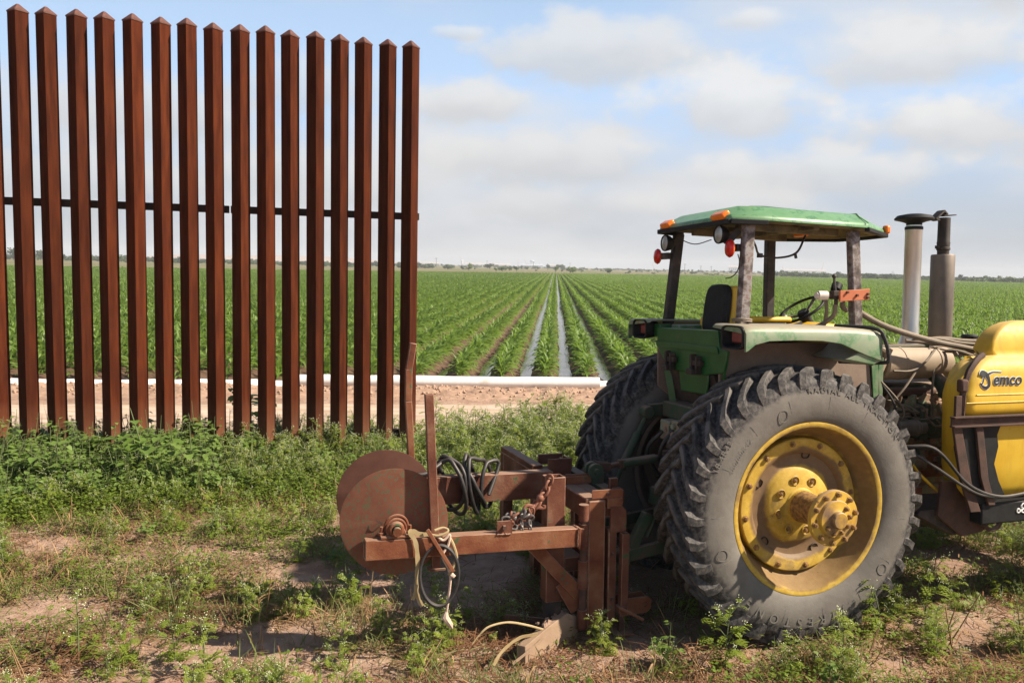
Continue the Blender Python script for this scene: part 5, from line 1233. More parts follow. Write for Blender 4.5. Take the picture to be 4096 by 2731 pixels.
ip('bearing_block', MB().box(-2.64, -2.48, .15, .25, .80, .82).lathe([(.03, .16), (.058, .165), (.058, .235), (.03, .24)], (-2.555, 0, .862), 'y', 20), M_['rustd'], bevel=.003)
# uprights
ip('upright_bar', MB().rtube((-2.352, -.462, .575), (-2.402, -.462, 1.640), .05, .05, .006, (0, 1, 0)), M_['rust'], bevel=.004)
ip('upright_bar', MB().bar((-2.362, .31, 1.10), (-2.384, .31, 1.50), .045, .05, (0, 1, 0)).bar((-2.384, .31, 1.50), (-2.382, .31, 1.72), .045, .05, (0, 1, 0)).bar((-2.382, .31, 1.715), (-2.352, .31, 1.90), .045, .05, (0, 1, 0)).bar((-2.34, .31, .80), (-2.362, .31, 1.10), .045, .05, (0, 1, 0)), M_['rusto'], bevel=.004)
ip('upright_foot', MB().box(-2.40, -2.30, -.50, -.43, .565, .58), M_['rust'], bevel=.002)

rw = random.Random(8)
def weld(pts, par):
    P = bez(pts, 8); ic('weld_bead', MB().tube([p + Vector((rw.gauss(0, .0012), rw.gauss(0, .0012), rw.gauss(0, .0012))) for p in P], [.005 + .002 * rw.random() for _ in P], 6), M_['edge'], par)
weld([(-1.455, -.548, .655), (-1.455, -.548, .71), (-1.455, -.548, .77)], arm)
weld([(-1.455, -.54, .772), (-1.455, -.50, .773), (-1.455, -.46, .772)], arm)
weld([(-1.99, -.546, .774), (-1.94, -.546, .774), (-1.90, -.546, .773)], arm)
weld([(-1.375, .148, .80), (-1.375, .148, .89), (-1.375, .148, .985)], arm2)
for z in (.25, .55, .80): ic('bolt', MB().lathe([(.001, -.013), (.011, -.013), (.013, 0)], (-1.165, -.44, z), 'y', 6), M_['rustd'], jp)
ic('bolt', MB().lathe([(.001, -.013), (.012, -.013), (.014, 0)], (-1.21, -.452, .955), 'y', 6), M_['rustd'], jp)

# ---- loose things hanging on it
def loose(name, lab, cat, base, grp=None):
    b = Vector(base); return tag(empty(name, TM @ Matrix.Translation(b)), lab, cat, grp), b
# black hose looped over the far arm
ho, b = loose('coiled_hose', 'black rubber hose wound in loops over the rusty arm', 'hose', (-1.99, .20, .99))
pts = []; rh = random.Random(5); nl = 6
for k in range(nl * 16 + 1):
    t_ = k / 16; a = 2 * math.pi * (t_ % 1) + math.pi / 2; i_ = int(t_)
    sway = .07 * math.sin(t_ * 2.4) + .03 * math.sin(t_ * 5.1 + 1)
    x = -2.17 + .34 * (t_ / nl) + .085 * math.cos(a + .6 * i_) + sway * .5
    z = .925 + (.165 + .035 * math.sin(i_ * 1.9)) * math.sin(a) - .012 * (math.sin(a) < 0)
    y = .20 - (.105 + .02 * math.sin(i_ * 2.3)) * math.cos(a)
    pts.append((x, y, z))
pts = [(-2.36, .12, 1.02), (-2.28, .13, 1.03)] + pts + [(-1.86, .10, .86)]
MB().tube(bez(pts, 3), .0145, 9).build('hose_coil', M_['hoseb'], ho, off=b, smooth=60)
# chain
ch, b = loose('chain', 'rusty chain with grey links hanging from the post top to the near arm', 'chain', (-1.75, -.45, .79))
def link(p, q, r_, m, rot=0.0, wd=.020):
    p, q = Vector(p), Vector(q); d = (q - p); L = d.length; d.normalize(); s_ = d.cross(Vector((0, 0, 1))).normalized(); u_ = s_.cross(d)
    w_ = s_ * math.cos(rot) + u_ * math.sin(rot); c_ = (p + q) / 2; pp = []
    for k in range(16):
        a = 2 * math.pi * k / 16; ca, sa = math.cos(a), math.sin(a)
        pp.append(c_ + d * (L / 2 + r_ * 1.2) * math.copysign(abs(ca) ** .8, ca) + w_ * wd * math.copysign(abs(sa) ** .8, sa))
    MB().tube(pp, r_, 7, closed=True).build('link', m, ch, off=b)
path = bez([(-1.605, -.425, 1.085), (-1.618, -.43, 1.03), (-1.652, -.435, .975), (-1.70, -.44, .915), (-1.74, -.45, .87), (-1.80, -.46, .835), (-1.86, -.47, .805), (-1.895, -.48, .795)], 3)
for k in range(len(path) - 1):
    if k % 2 == 0 or k > 12: link(path[k], path[min(k + 2, len(path) - 1)], .0095, M_['chain'], (k // 2 % 2) * 1.57 + .4, .022)
hk = bez([(-1.67, -.44, .955), (-1.72, -.45, .90), (-1.77, -.455, .878), (-1.785, -.45, .895), (-1.76, -.445, .915), (-1.70, -.445, .90), (-1.655, -.45, .893), (-1.65, -.45, .91)], 4)
MB().tube(hk, .012, 8).build('hook', M_['chain'], ch, off=b)
MB().sphere((-1.675, -.44, .955), .026, 10, 7).build('swivel', M_['chain'], ch, off=b)
rc = random.Random(21)
for k in range(16):
    p = Vector((-1.84 + rc.uniform(-.07, .10), -.475 + rc.uniform(-.04, .03), .815 + rc.uniform(-.02, .06))); a = rc.uniform(0, 3.14)
    link(p, p + Vector((math.cos(a), rc.uniform(-.3, .3), math.sin(a) * .6)).normalized() * .035, .0075, M_['chaing'] if k % 3 else M_['chain'], rc.uniform(0, 3), .017)
for x in (-1.765, -1.82): 
    for k in range(3): link((x, -.50, .83 - .03 * k), (x + .004, -.505, .805 - .03 * k), .0055, M_['chaing'], k * 1.5, .011)
MB().sphere((-1.865, -.49, .855), .024, 10, 7).build('lock', M_['chaing'], ch, off=b)
# yellow strap
sp, b = loose('strap', 'faded yellow webbing strap draped over the near arm and hanging down', 'strap', (-2.49, -.55, .80))
def ribbon(pts, w_, th=.003, up=(0, 1, 0)):
    P = bez(pts, 6); mb = MB(); vs = []
    for i, p in enumerate(P):
        d = (P[min(i + 1, len(P) - 1)] - P[max(i - 1, 0)]).normalized(); s_ = d.cross(Vector(up)).normalized(); n_ = s_.cross(d)
        ww = w_ * (1 + .12 * math.sin(i * 1.3))
        for a, c_ in ((-1, 0), (1, 0), (1, 1), (-1, 1)): vs.append(p + s_ * a * ww / 2 + n_ * c_ * th)
    fs = [(i * 4 + k, i * 4 + (k + 1) % 4, i * 4 + 4 + (k + 1) % 4, i * 4 + 4 + k) for i in range(len(P) - 1) for k in range(4)]
    return mb.add(vs, fs)
ribbon([(-2.40, -.545, .812), (-2.46, -.548, .812), (-2.51, -.55, .835), (-2.53, -.553, .83), (-2.50, -.56, .78), (-2.485, -.562, .68), (-2.488, -.565, .56), (-2.492, -.568, .48), (-2.475, -.57, .42), (-2.455, -.57, .385)], .026).build('webbing', M_['strap'], sp, off=b)
ribbon([(-2.495, -.572, .52), (-2.50, -.574, .47), (-2.515, -.576, .43)], .02).build('loose_end', M_['strap'], sp, off=b)
MB().tube(bez([(-2.40, -.545, .805), (-2.36, -.56, .80), (-2.31, -.56, .815), (-2.30, -.55, .83), (-2.33, -.54, .84), (-2.38, -.545, .83)], 5), .0075, 7).build('knot', M_['strap'], sp, off=b)
# rope
ro, b = loose('rope', 'pale frayed rope with a knotted end hanging beside the upright bar', 'rope', (-2.31, -.56, .82))
MB().tube(bez([(-2.37, -.55, .80), (-2.33, -.56, .77), (-2.29, -.56, .80), (-2.30, -.565, .74), (-2.335, -.57, .68), (-2.30, -.575, .60), (-2.288, -.58, .54), (-2.30, -.58, .42), (-2.312, -.58, .33)], 7), .0085, 7).build('cord', M_['rope'], ro, off=b)
MB().tube(bez([(-2.30, -.55, .80), (-2.27, -.565, .74), (-2.25, -.57, .66), (-2.275, -.575, .60), (-2.30, -.578, .56)], 6), .010, 7).build('cord', M_['strap'], ro, off=b)
MB().tube([(-2.312, -.58, .34), (-2.32, -.58, .31), (-2.305, -.585, .285), (-2.285, -.585, .255), (-2.275, -.585, .235)], [.010, .022, .020, .016, .004], 8).build('knot', M_['rope'], ro, off=b)
MB().tube([(-2.285, -.58, .565), (-2.265, -.59, .55)], [.016, .012], 8).build('knot', M_['rope'], ro, off=b)
# rubber hoop
hp, b = loose('rubber_hoop', 'black rubber hoop hanging from the near arm by the rope', 'hoop', (-2.357, -.57, .565))
MB().tube([(-2.357 + .118 * math.cos(a), -.585 + .02 * math.sin(a), .566 + .176 * math.sin(a)) for a in arc(49, 0, 6.2832)][:-1], [.0105 + .003 * math.sin(a * 2) for a in arc(49, 0, 6.2832)][:-1], 8, closed=True).build('hoop', M_['hoseb'], hp, off=b)
rd, b = loose('rusty_rod', 'short rusty rod stuck diagonally through the rope on the near arm', 'rod', (-2.35, -.58, .71))
MB().bar((-2.43, -.57, .845), (-2.275, -.60, .585), .024, .014, (0, 1, 0)).build('rod', M_['rusto'], rd, off=b, bevel=.003)
# dry stalk beside the wing plate
ds, b = loose('dry_stalk', 'dry pale corn stalk bent over the ground beside the caked wing plate', 'plant debris', (-1.95, -.66, .05))
MB().tube(bez([(-1.70, -.60, .17), (-1.83, -.64, .23), (-1.96, -.68, .275), (-2.08, -.71, .275), (-2.14, -.72, .24), (-2.19, -.73, .19)], 6), [.0075] * 12 + [.0065] * 12 + [.004] * 7, 7).build('stalk', M_['strap'], ds, off=b)
ribbon([(-1.75, -.64, .16), (-1.88, -.68, .17), (-2.0, -.72, .12), (-2.06, -.74, .05)], .022, .002, (0, 1, .2)).build('husk', M_['strap'], ds, off=b)
ribbon([(-1.72, -.66, .14), (-1.82, -.72, .11), (-1.95, -.76, .05)], .02, .002, (0, 1, .2)).build('husk', M_['shoe'], ds, off=b)

# ================================================================== vegetation
L_corn = leafmat('corn_leaf', (.125, .205, .036), (.20, .29, .066), .46, .5, .45, 5)
L_stem = leafmat('weed_stem', (.10, .13, .05), (.15, .17, .07), .1, .6)
L_parth = leafmat('weed_leaf_feathery', (.15, .21, .022), (.27, .315, .058), .38, .55, .3)
L_broad = leafmat('weed_leaf_broad', (.115, .195, .035), (.19, .265, .068), .36, .5, .35)
L_low = leafmat('low_cover_leaf', (.09, .15, .014), (.16, .205, .026), .25, .55, .3)
L_flower = mat('weed_flower', [(.3, (.46, .50, .26)), (.7, (.62, .64, .42))], 20, .8)
L_grass = leafmat('grass_blade', (.10, .135, .035), (.20, .205, .065), .25, .6, .3)
L_straw = leafmat('dry_straw', (.22, .125, .060), (.38, .25, .13), .1, .8, .2)
L_straw2 = leafmat('red_brown_litter', (.13, .060, .030), (.22, .115, .060), .05, .9, .1)
L_rose = leafmat('rosette_leaf', (.095, .150, .055), (.150, .205, .085), .22, .5, .35)
L_yel = leafmat('rosette_leaf_yellowing', (.16, .20, .03), (.30, .25, .04), .25, .55, .3)
def nv(r_, s=1.0): return Vector((r_.gauss(0, s), r_.gauss(0, s), r_.gauss(0, s)))
def blade(mb, base, dir_, L, w, droop, seg=5, twist=0.0, fold=.0, lift=0.0):
    """arching leaf: starts along dir_ and falls by droop"""
    d = Vector(dir_).normalized(); side = d.cross(Vector((0, 0, 1)))
    if side.length < .05: side = Vector((1, 0, 0))
    side.normalize(); p = Vector(base); o = len(mb.v)
    for i in range(seg + 1):
        t_ = i / seg; ww = w * (math.sin(math.pi * min(1, .18 + t_ * .82)) ** .75) * .5
        if i == seg: ww = w * .02
        ang = twist * t_; s_ = side * math.cos(ang) + Vector((0, 0, 1)) * math.sin(ang)
        mb.v += [tuple(p + s_ * ww + Vector((0, 0, fold * ww))), tuple(p), tuple(p - s_ * ww + Vector((0, 0, fold * ww)))]
        d = (d + Vector((0, 0, -droop / seg))).normalized(); p = p + d * L / seg
    for i in range(seg):
        a = o + i * 3; mb.f += [(a, a + 3, a + 4, a + 1), (a + 1, a + 4, a + 5, a + 2)]; mb.mi += [mb.cur] * 2
def corn_plant(mb, base, r_, h=1.0, leaves=11, seg=5):
    base = Vector(base); yaw = r_.uniform(0, math.pi)
    top = base + Vector((r_.uniform(-.03, .03), r_.uniform(-.03, .03), .42 * h))
    mb.tube([base, top], [.013 * h, .005 * h], 5, caps=False)
    for i in range(leaves):
        t_ = (i + .5) / leaves; a = yaw + math.pi * (i % 2) + r_.gauss(0, .6); el = .80 + .55 * t_ + r_.gauss(0, .10)
        d = Vector((math.cos(a) * math.cos(el) + .10, math.sin(a) * math.cos(el), math.sin(el)))
        L = h * r_.uniform(.42, .62) * (.72 + .4 * math.sin(math.pi * min(t_ + .15, 1)))
        blade(mb, base.lerp(top, t_ * .95), d, L, h * r_.uniform(.055, .085), r_.uniform(1.1, 2.0), seg, r_.uniform(-.8, .8), .35)
def protos(nm, n, fn, mats):
    c_ = bpy.data.collections.new(nm); me_ = []
    for i in range(n):
        mb = MB(); fn(mb, random.Random(i * 31 + len(nm)), i); me = mb.mesh(nm, mats, 180); o = bpy.data.objects.new(nm, me); c_.objects.link(o); me_.append(me)
    return c_, me_
def scatter(nm, coll, P, rot, scl, idx, label=None, kind='stuff', ref=None):
    """one object carrying every plant of a mass: points + instance nodes"""
    me = bpy.data.meshes.new(nm); n = len(P); me.vertices.add(n); me.vertices.foreach_set('co', np.asarray(P, np.float32).ravel())
    for an, tp_, arr in (('rot', 'FLOAT_VECTOR', rot), ('scl', 'FLOAT_VECTOR', scl), ('idx', 'INT', idx)):
        at_ = me.attributes.new(an, tp_, 'POINT'); at_.data.foreach_set('vector' if 'VEC' in tp_ else 'value', np.asarray(arr, np.int32 if tp_ == 'INT' else np.float32).ravel())
    o = bpy.data.objects.new(nm, me); col.objects.link(o)
    g = bpy.data.node_groups.new(nm, 'GeometryNodeTree')
    g.interface.new_socket('Geometry', in_out='INPUT', socket_type='NodeSocketGeometry'); g.interface.new_socket('Geometry', in_out='OUTPUT', socket_type='NodeSocketGeometry')
    N = g.nodes; gi = N.new('NodeGroupInput'); go = N.new('NodeGroupOutput'); ip_ = N.new('GeometryNodeInstanceOnPoints'); ci = N.new('GeometryNodeCollectionInfo')
    ci.inputs['Collection'].default_value = coll; ci.inputs['Separate Children'].default_value = True; ci.inputs['Reset Children'].default_value = True
    def na(a, dt): q = N.new('GeometryNodeInputNamedAttribute'); q.data_type = dt; q.inputs[0].default_value = a; return q.outputs['Attribute']
    l = g.links; l.new(gi.outputs[0], ip_.inputs['Points']); l.new(ci.outputs[0], ip_.inputs['Instance']); ip_.inputs['Pick Instance'].default_value = True
    er = N.new('FunctionNodeEulerToRotation'); l.new(na('rot', 'FLOAT_VECTOR'), er.inputs[0]); l.new(er.outputs[0], ip_.inputs['Rotation'])
    l.new(na('scl', 'FLOAT_VECTOR'), ip_.inputs['Scale']); l.new(na('idx', 'INT'), ip_.inputs['Instance Index']); l.new(ip_.outputs[0], go.inputs[0])
    md = o.modifiers.new('scatter', 'NODES'); md.node_group = g
    tag(o, label, None, None, kind); return o
rng = np.random.default_rng(4)

# ---- corn
C1, C1m = protos('corn_plant', 7, lambda mb, r_, i: corn_plant(mb, (0, 0, 0), r_, 1.0, 11, 5), L_corn)
def seg_f(L, n, leaves, seg):
    def f(mb, r_, i):
        for k in range(n): corn_plant(mb, (r_.gauss(0, .04), (k + r_.random()) * L / n - L / 2, 0), r_, r_.uniform(.85, 1.12), leaves, seg)
    return f
C2, _ = protos('corn_row_piece', 5, seg_f(1.5, 14, 9, 4), L_corn)
C3, _ = protos('corn_row_length', 4, seg_f(4.0, 34, 8, 3), L_corn)
def field_pts(step, r0, r1, jit):
    out = []
    for k in range(-190, 290):
        u = RO + k * RS; s0, s1 = s_start(u), s_end(u)
        s = np.arange(s0 + .15, s1, step); s = s + rng.uniform(-jit, jit, len(s)) * step
        x, y = row_pt(u + rng.normal(0, .025, len(s)), s); d = np.hypot(x, y); a = np.degrees(np.arctan2(x, y))
        ok = (d >= r0) & (d < r1) & (a > -40) & (a < 40)
        out.append(np.c_[x[ok], y[ok], d[ok], a[ok]])
    return np.concatenate(out)
p1 = field_pts(.115, 0, 44, .45)
p1 = p1[(fbm(p1[:, 0] * 1.6, p1[:, 1] * .7, 311, 2) > .13) & (rng.random(len(p1)) < .95)]
hz = .085
def rots(n, yaw=None, tilt=.06):
    return np.c_[rng.normal(0, tilt, n), rng.normal(0, tilt, n), rng.uniform(0, 2 * np.pi, n) if yaw is None else yaw]
def bind(nm, c_, p, nproto, yaw=None, s0=.63, s1=.80, tilt=.06):
    n = len(p); s = (rng.uniform(s0, s1, n) * (.80 + .40 * fbm(p[:, 0] * .12, p[:, 1] * .12, 301, 3)))[:, None] * np.ones((1, 3)); s[:, 2] *= rng.uniform(.9, 1.12, n)
    return scatter(nm, c_, np.c_[p[:, 0], p[:, 1], np.full(n, hz - .02)], rots(n, yaw, tilt), s, rng.integers(0, nproto, n))
# the 300 nearest are plants of their own
vis = (p1[:, 3] < 15) & (p1[:, 3] > -31.5)
order = np.argsort(np.where(vis, p1[:, 2], 1e9)); near_i = order[:300]; mask = np.ones(len(p1), bool); mask[near_i] = False
for q in near_i:
    x, y = p1[q, 0], p1[q, 1]
    o = bpy.data.objects.new('corn_plant', C1m[int(rng.integers(0, 7))]); col.objects.link(o); s = float(rng.uniform(.60, .80))
    o.location = (x, y, hz - .02 - .05 * float(1 - sst(np.array(y), field_y(x) - .0, field_y(x) + .6))); o.rotation_euler = (rng.normal(0, .07), rng.normal(0, .07), rng.uniform(0, 6.28)); o.scale = (s, s, s * float(rng.uniform(.9, 1.1)))
    tag(o, 'young corn plant in the front of a field row behind the dirt road', 'corn plant', 'corn plants at the front of the field rows')
bind('corn', C1, p1[mask], 7)
p2 = field_pts(1.5, 44, 125, .0); bind('corn', C2, p2, 5, yaw=np.full(len(p2), -RA) + np.pi * rng.integers(0, 2, len(p2)), tilt=.0)
p3 = field_pts(4.0, 125, 460, .0); n3 = len(p3); s3 = np.ones((n3, 3)) * rng.uniform(.66, .76, n3)[:, None]; s3[:, 1] = 1.0
scatter('corn', C3, np.c_[p3[:, :2], np.full(n3, hz - .02)], rots(n3, np.full(n3, -RA) + np.pi * rng.integers(0, 2, n3), 0), s3, rng.integers(0, 4, n3))

# ---- weed prototypes
def feathery(mb, r_, i, h=.45, nb=8):
    def leaf(p, d, L):
        d = d.normalized(); side = d.cross(Vector((0, 0, 1))); side = side.normalized() if side.length > .05 else Vector((1, 0, 0)); up = side.cross(d)
        q = Vector(p); n = 5
        for k in range(n):
            t_ = (k + .6) / n; dd = (d + Vector((0, 0, -.5 * t_))).normalized(); c_ = q + dd * L * t_; w_ = L * (.34 - .20 * abs(t_ - .45))
            for s_ in (-1, 1):
                tip = c_ + side * s_ * w_ + dd * w_ * .7 + up * r_.uniform(-.1, .2) * w_; m_ = (c_ + tip) / 2 ; e_ = (dd - side * s_ * .3).normalized() * w_ * .38
                mb.add([c_, m_ + e_, tip, m_ - e_], [(0, 1, 2, 3)])
        tip = q + (d + Vector((0, 0, -.35))).normalized() * L * 1.12; mb.add([q, q + d * L * .5 + side * L * .06, tip, q + d * L * .5 - side * L * .06], [(0, 1, 2, 3)])
    def flower(p):
        for k in range(r_.randint(3, 6)):
            c_ = p + nv(r_, .014); s_ = r_.uniform(.004, .0065); mb.cur = 2
            mb.add([c_ + Vector((s_, 0, 0)), c_ + Vector((0, s_, 0)), c_ - Vector((s_, 0, 0)), c_ - Vector((0, s_, 0)), c_ + Vector((0, 0, s_ * .8)), c_ - Vector((0, 0, s_ * .8))], [(0, 1, 4), (1, 2, 4), (2, 3, 4), (3, 0, 4), (1, 0, 5), (2, 1, 5), (3, 2, 5), (0, 3, 5)])
    mb.cur = 1; top = Vector((r_.gauss(0, .05), r_.gauss(0, .05), h)); mb.tube([(0, 0, 0), top * .5 + nv(r_, .01), top], [.006, .005, .0025], 4, caps=False)
    for k in range(nb):
        t_ = .12 + .85 * k / nb; a = k * 2.4 + r_.gauss(0, .3); b0 = top * t_; el = r_.uniform(.5, 1.0)
        d = Vector((math.cos(a) * math.cos(el), math.sin(a) * math.cos(el), math.sin(el))); L = h * r_.uniform(.28, .55) * (1.1 - .5 * t_); e_ = b0 + d * L
        mb.cur = 1; mb.tube([b0, b0 + d * L * .6, e_ + Vector((0, 0, L * .08))], [.004, .003, .0015], 3, caps=False)
        mb.cur = 0
        for j in range(4):
            f = (j + .4) / 4; aa = a + r_.uniform(-1.5, 1.5); leaf(b0 + d * L * f, Vector((math.cos(aa), math.sin(aa), r_.uniform(.0, .7))), h * r_.uniform(.13, .24) * (1.25 - .6 * f) * (1.2 - .4 * t_))
        if t_ > .3: flower(e_ + Vector((0, 0, L * .08)));  flower(b0 + d * L * .75 + Vector((0, 0, .02)))
    mb.cur = 0
    for k in range(6):
        a = r_.uniform(0, 6.28); leaf((0, 0, .01), Vector((math.cos(a), math.sin(a), r_.uniform(.2, .8))), h * r_.uniform(.25, .42))
    flower(top)
def lobed_leaf(mb, p, d, L, r_):
    d = d.normalized(); side = d.cross(Vector((0, 0, 1))); side = side.normalized() if side.length > .05 else Vector((1, 0, 0)); up = side.cross(d)
    out = [(0, 0), (-.08, .30), (.10, .48), (.28, .42), (.42, .46), (.60, .30), (.78, .20), (1.0, 0)]
    c_ = [Vector(p) + d * L * x + side * L * y * .95 + up * (L * (.10 * y - .22 * max(0, x) ** 2)) for x, y in out] + [Vector(p) + d * L * x - side * L * y * .95 + up * (L * (.10 * y - .22 * max(0, x) ** 2)) for x, y in reversed(out[1:-1])]
    mid_ = Vector(p) + d * L * .4 - up * L * .06
    mb.add(c_ + [mid_], [(i, (i + 1) % len(c_), len(c_)) for i in range(len(c_))])
def broad(mb, r_, i, h=.8, n=22):
    mb.cur = 1; top = Vector((r_.gauss(0, .08), r_.gauss(0, .08), h)); mid_ = top * .5 + nv(r_, .03); mb.tube([(0, 0, 0), mid_, top], [.010, .008, .004], 5, caps=False)
    br_ = [(Vector((0, 0, 0)), top)]
    for k in range(4):
        a = r_.uniform(0, 6.28); b0 = top * r_.uniform(.2, .6); e_ = b0 + Vector((math.cos(a) * .28, math.sin(a) * .28, r_.uniform(.12, .3))) * h; mb.tube([b0, e_], [.006, .003], 4, caps=False); br_.append((b0, e_))
    for k in range(n):
        b0, e_ = br_[k % len(br_)]; t_ = r_.uniform(.25, 1.0); p = b0.lerp(e_, t_); a = r_.uniform(0, 6.28); d = Vector((math.cos(a), math.sin(a), r_.uniform(-.05, .5)))
        L = r_.uniform(.085, .16) * (1.15 - .4 * t_); q = p + d * L * .6
        mb.cur = 1; mb.tube([p, q], .0022, 3, caps=False); mb.cur = 0; lobed_leaf(mb, q, d + Vector((0, 0, -.3)), L, r_)
    mb.cur = 0
def low(mb, r_, i):
    for k in range(30):
        a = r_.uniform(0, 6.28); rr__ = .22 * math.sqrt(r_.random()); p = Vector((math.cos(a) * rr__, math.sin(a) * rr__, r_.uniform(.02, .16))); b_ = r_.uniform(0, 6.28); L = r_.uniform(.018, .04)
        d = Vector((math.cos(b_), math.sin(b_), r_.uniform(-.2, .6))).normalized(); s_ = d.cross(Vector((0, 0, 1))).normalized()
        mb.cur = 0; mb.add([p, p + d * L * .5 + s_ * L * .32, p + d * L, p + d * L * .5 - s_ * L * .32], [(0, 1, 2, 3)])
        p2_ = p + nv(r_, .012); b_ += 1.5; d = Vector((math.cos(b_), math.sin(b_), r_.uniform(-.2, .6))).normalized(); s_ = d.cross(Vector((0, 0, 1))).normalized()
        mb.add([p2_, p2_ + d * L * .5 + s_ * L * .32, p2_ + d * L, p2_ + d * L * .5 - s_ * L * .32], [(0, 1, 2, 3)])
def tuft(mb, r_, i, h=.22, n=20, spread=.06, dr=1.0):
    for k in range(n):
        a = r_.uniform(0, 6.28); el = r_.uniform(.5, 1.45); L = h * r_.uniform(.5, 1.2)
        blade(mb, (r_.gauss(0, spread), r_.gauss(0, spread), 0), (math.cos(a) * math.cos(el), math.sin(a) * math.cos(el), math.sin(el)), L, r_.uniform(.0035, .0065), r_.uniform(.2, dr), 3, 0, 0)
def litter(mb, r_, i):
    for k in range(26):
        a = r_.uniform(0, 6.28); p = Vector((r_.gauss(0, .10), r_.gauss(0, .10), r_.uniform(.002, .02))); L = r_.uniform(.03, .14); d = Vector((math.cos(a), math.sin(a), r_.uniform(-.04, .18)))
        s_ = Vector((-math.sin(a), math.cos(a), 0)) * r_.uniform(.0012, .0032); e_ = p + d * L; m_ = (p + e_) / 2 + Vector((0, 0, L * .06))
        mb.add([p - s_, p + s_, m_ + s_, m_ - s_, e_ - s_ * .5, e_ + s_ * .5], [(0, 1, 2, 3), (3, 2, 5, 4)])
def rosette(mb, r_, i, n=16, L0=.16):
    for k in range(n):
        a = k * 2.4 + r_.gauss(0, .2); el = r_.uniform(.15, .75); blade(mb, (0, 0, .01), (math.cos(a) * math.cos(el), math.sin(a) * math.cos(el), math.sin(el)), L0 * r_.uniform(.6, 1.2), L0 * r_.uniform(.22, .32), r_.uniform(.4, 1.1), 5, r_.uniform(-.2, .2), .35)
def stalks(mb, r_, i):
    for k in range(3):
        p = Vector((r_.gauss(0, .04), r_.gauss(0, .04), 0)); q = p + Vector((r_.gauss(0, .05), r_.gauss(0, .05), r_.uniform(.15, .36))); mb.tube([p, (p + q) / 2 + nv(r_, .01), q], [.005, .004, .003], 4, caps=False)
        for j in range(3):
            a = r_.uniform(0, 6.28); blade(mb, p.lerp(q, r_.uniform(.1, .9)), (math.cos(a), math.sin(a), .3), r_.uniform(.05, .12), .010, 1.2, 3)
G1, G1m = protos('feathery_weed', 8, lambda mb, r_, i: feathery(mb, r_, i, .42 + .05 * (i % 3), 7 + i % 3), [L_parth, L_stem, L_flower])
G2, G2m = protos('broad_leaved_weed', 6, lambda mb, r_, i: broad(mb, r_, i, .70 + .06 * i, 36), [L_broad, L_stem])
G3, _ = protos('low_cover', 4, low, [L_low])
G4, _ = protos('grass_tuft', 5, lambda mb, r_, i: tuft(mb, r_, i), [L_grass])
G5, _ = protos('straw_tuft', 5, lambda mb, r_, i: tuft(mb, r_, i, .20, 16, .07, 1.8), [L_straw])
G6, _ = protos('straw_litter', 5, litter, [L_straw])
G7, _ = protos('brown_litter', 5, litter, [L_straw2])
G8, G8m = protos('rosette_weed', 3, lambda mb, r_, i: rosette(mb, r_, i), [L_rose])
G9, G9m = protos('yellowing_rosette', 2, lambda mb, r_, i: rosette(mb, r_, i, 15, .19), [L_yel])
G10, G10m = protos('leafy_stalk', 4, stalks, [L_straw])

# ---- where they grow
def tl(x, y):
    dx, dy = x - TO.x, y - TO.y; return dx * t_fw.x + dy * t_fw.y, dx * (-math.sin(_ps)) + dy * math.cos(_ps)
def free(x, y):
    """keep plants off the wheels, posts and machine"""
    a, b = tl(x, y)
    w_ = (np.abs(np.abs(b) - .695) < .27) & (np.abs(a) < .46 + .0 * a)
    w_ |= (a > -1.30) & (a < -.45) & (b > -1.05) & (b < -.25) & (rng.random(np.shape(x)) < .8)
    w_ |= (a > 1.0) & (a < 2.9) & (b < -.42) & (b > -.95) & False
    return ~w_
def rand(n, x0, x1, y0, y1): return rng.uniform(x0, x1, n), rng.uniform(y0, y1, n)
def inview(x, y): return np.abs(np.degrees(np.arctan2(x, y))) < 52
def dense_w(x, y):
    u, v = fence_uv(x, y)
    left = 1 - sst(u, 3.9, 6.5)
    front = 2.15 + .55 * (fbm(x * .8, y * .8, 81, 3) - .5) * 2 - .35 * (1 - left)
    back = -1.25 + .5 * (fbm(x * 1.1, y * .9, 83, 3) - .5) * 2 + .25 * left
    return (1 - sst(v, front - .25, front + .15)) * sst(v, back - .2, back + .2), u, v
def sparse_w(x, y):
    return sst(fbm(x * 1.05 + 3, y * 1.25, 91, 4), .46, .62)
def mass(nm, coll, nproto, x, y, s0, s1, tilt=.12, zs=(.85, 1.2), hfn=None):
    z = gz(x, y) - .01; n = len(x); s = rng.uniform(s0, s1, n); 
    if hfn is not None: s = s * hfn
    S3 = s[:, None] * np.ones((1, 3)); S3[:, 2] *= rng.uniform(*zs, n)
    return scatter(nm, coll, np.c_[x, y, z], rots(n, None, tilt), S3, rng.integers(0, nproto, n))
BARE = [(-3.86, 6.69, .5, .22), (-2.35, 6.53, .5, .16), (-1.53, 6.07, .40, .22), (-.95, 5.97, .35, .2), (-.5, 5.64, .42, .25), (-1.47, 4.98, .38, .18), (-1.2, 4.77, .4, .14), (-2.11, 4.95, .3, .15), (.92, 4.93, .4, .16), (3.62, 6.78, .6, .3), (3.3, 5.56, .5, .3), (2.5, 4.84, .35, .18), (1.43, 4.82, .2, .12), (.55, 4.80, .35, .12), (-.91, 6.38, .3, .2), (1.06, 6.14, .5, .5), (-.1, 6.3, .5, .5), (-2.9, 5.4, .35, .18), (.1, 4.75, .3, .12), (3.0, 5.0, .3, .15)]
def bare(x, y):
    b = np.zeros(np.shape(x))
    for (cx_, cy_, rx, ry) in BARE:
        d = np.sqrt(((x - cx_) / rx) ** 2 + ((y - cy_) / ry) ** 2) + (fbm(x * 4, y * 4, 131, 3) - .5) * 1.1
        b = np.maximum(b, 1 - sst(d, .75, 1.25))
    return b
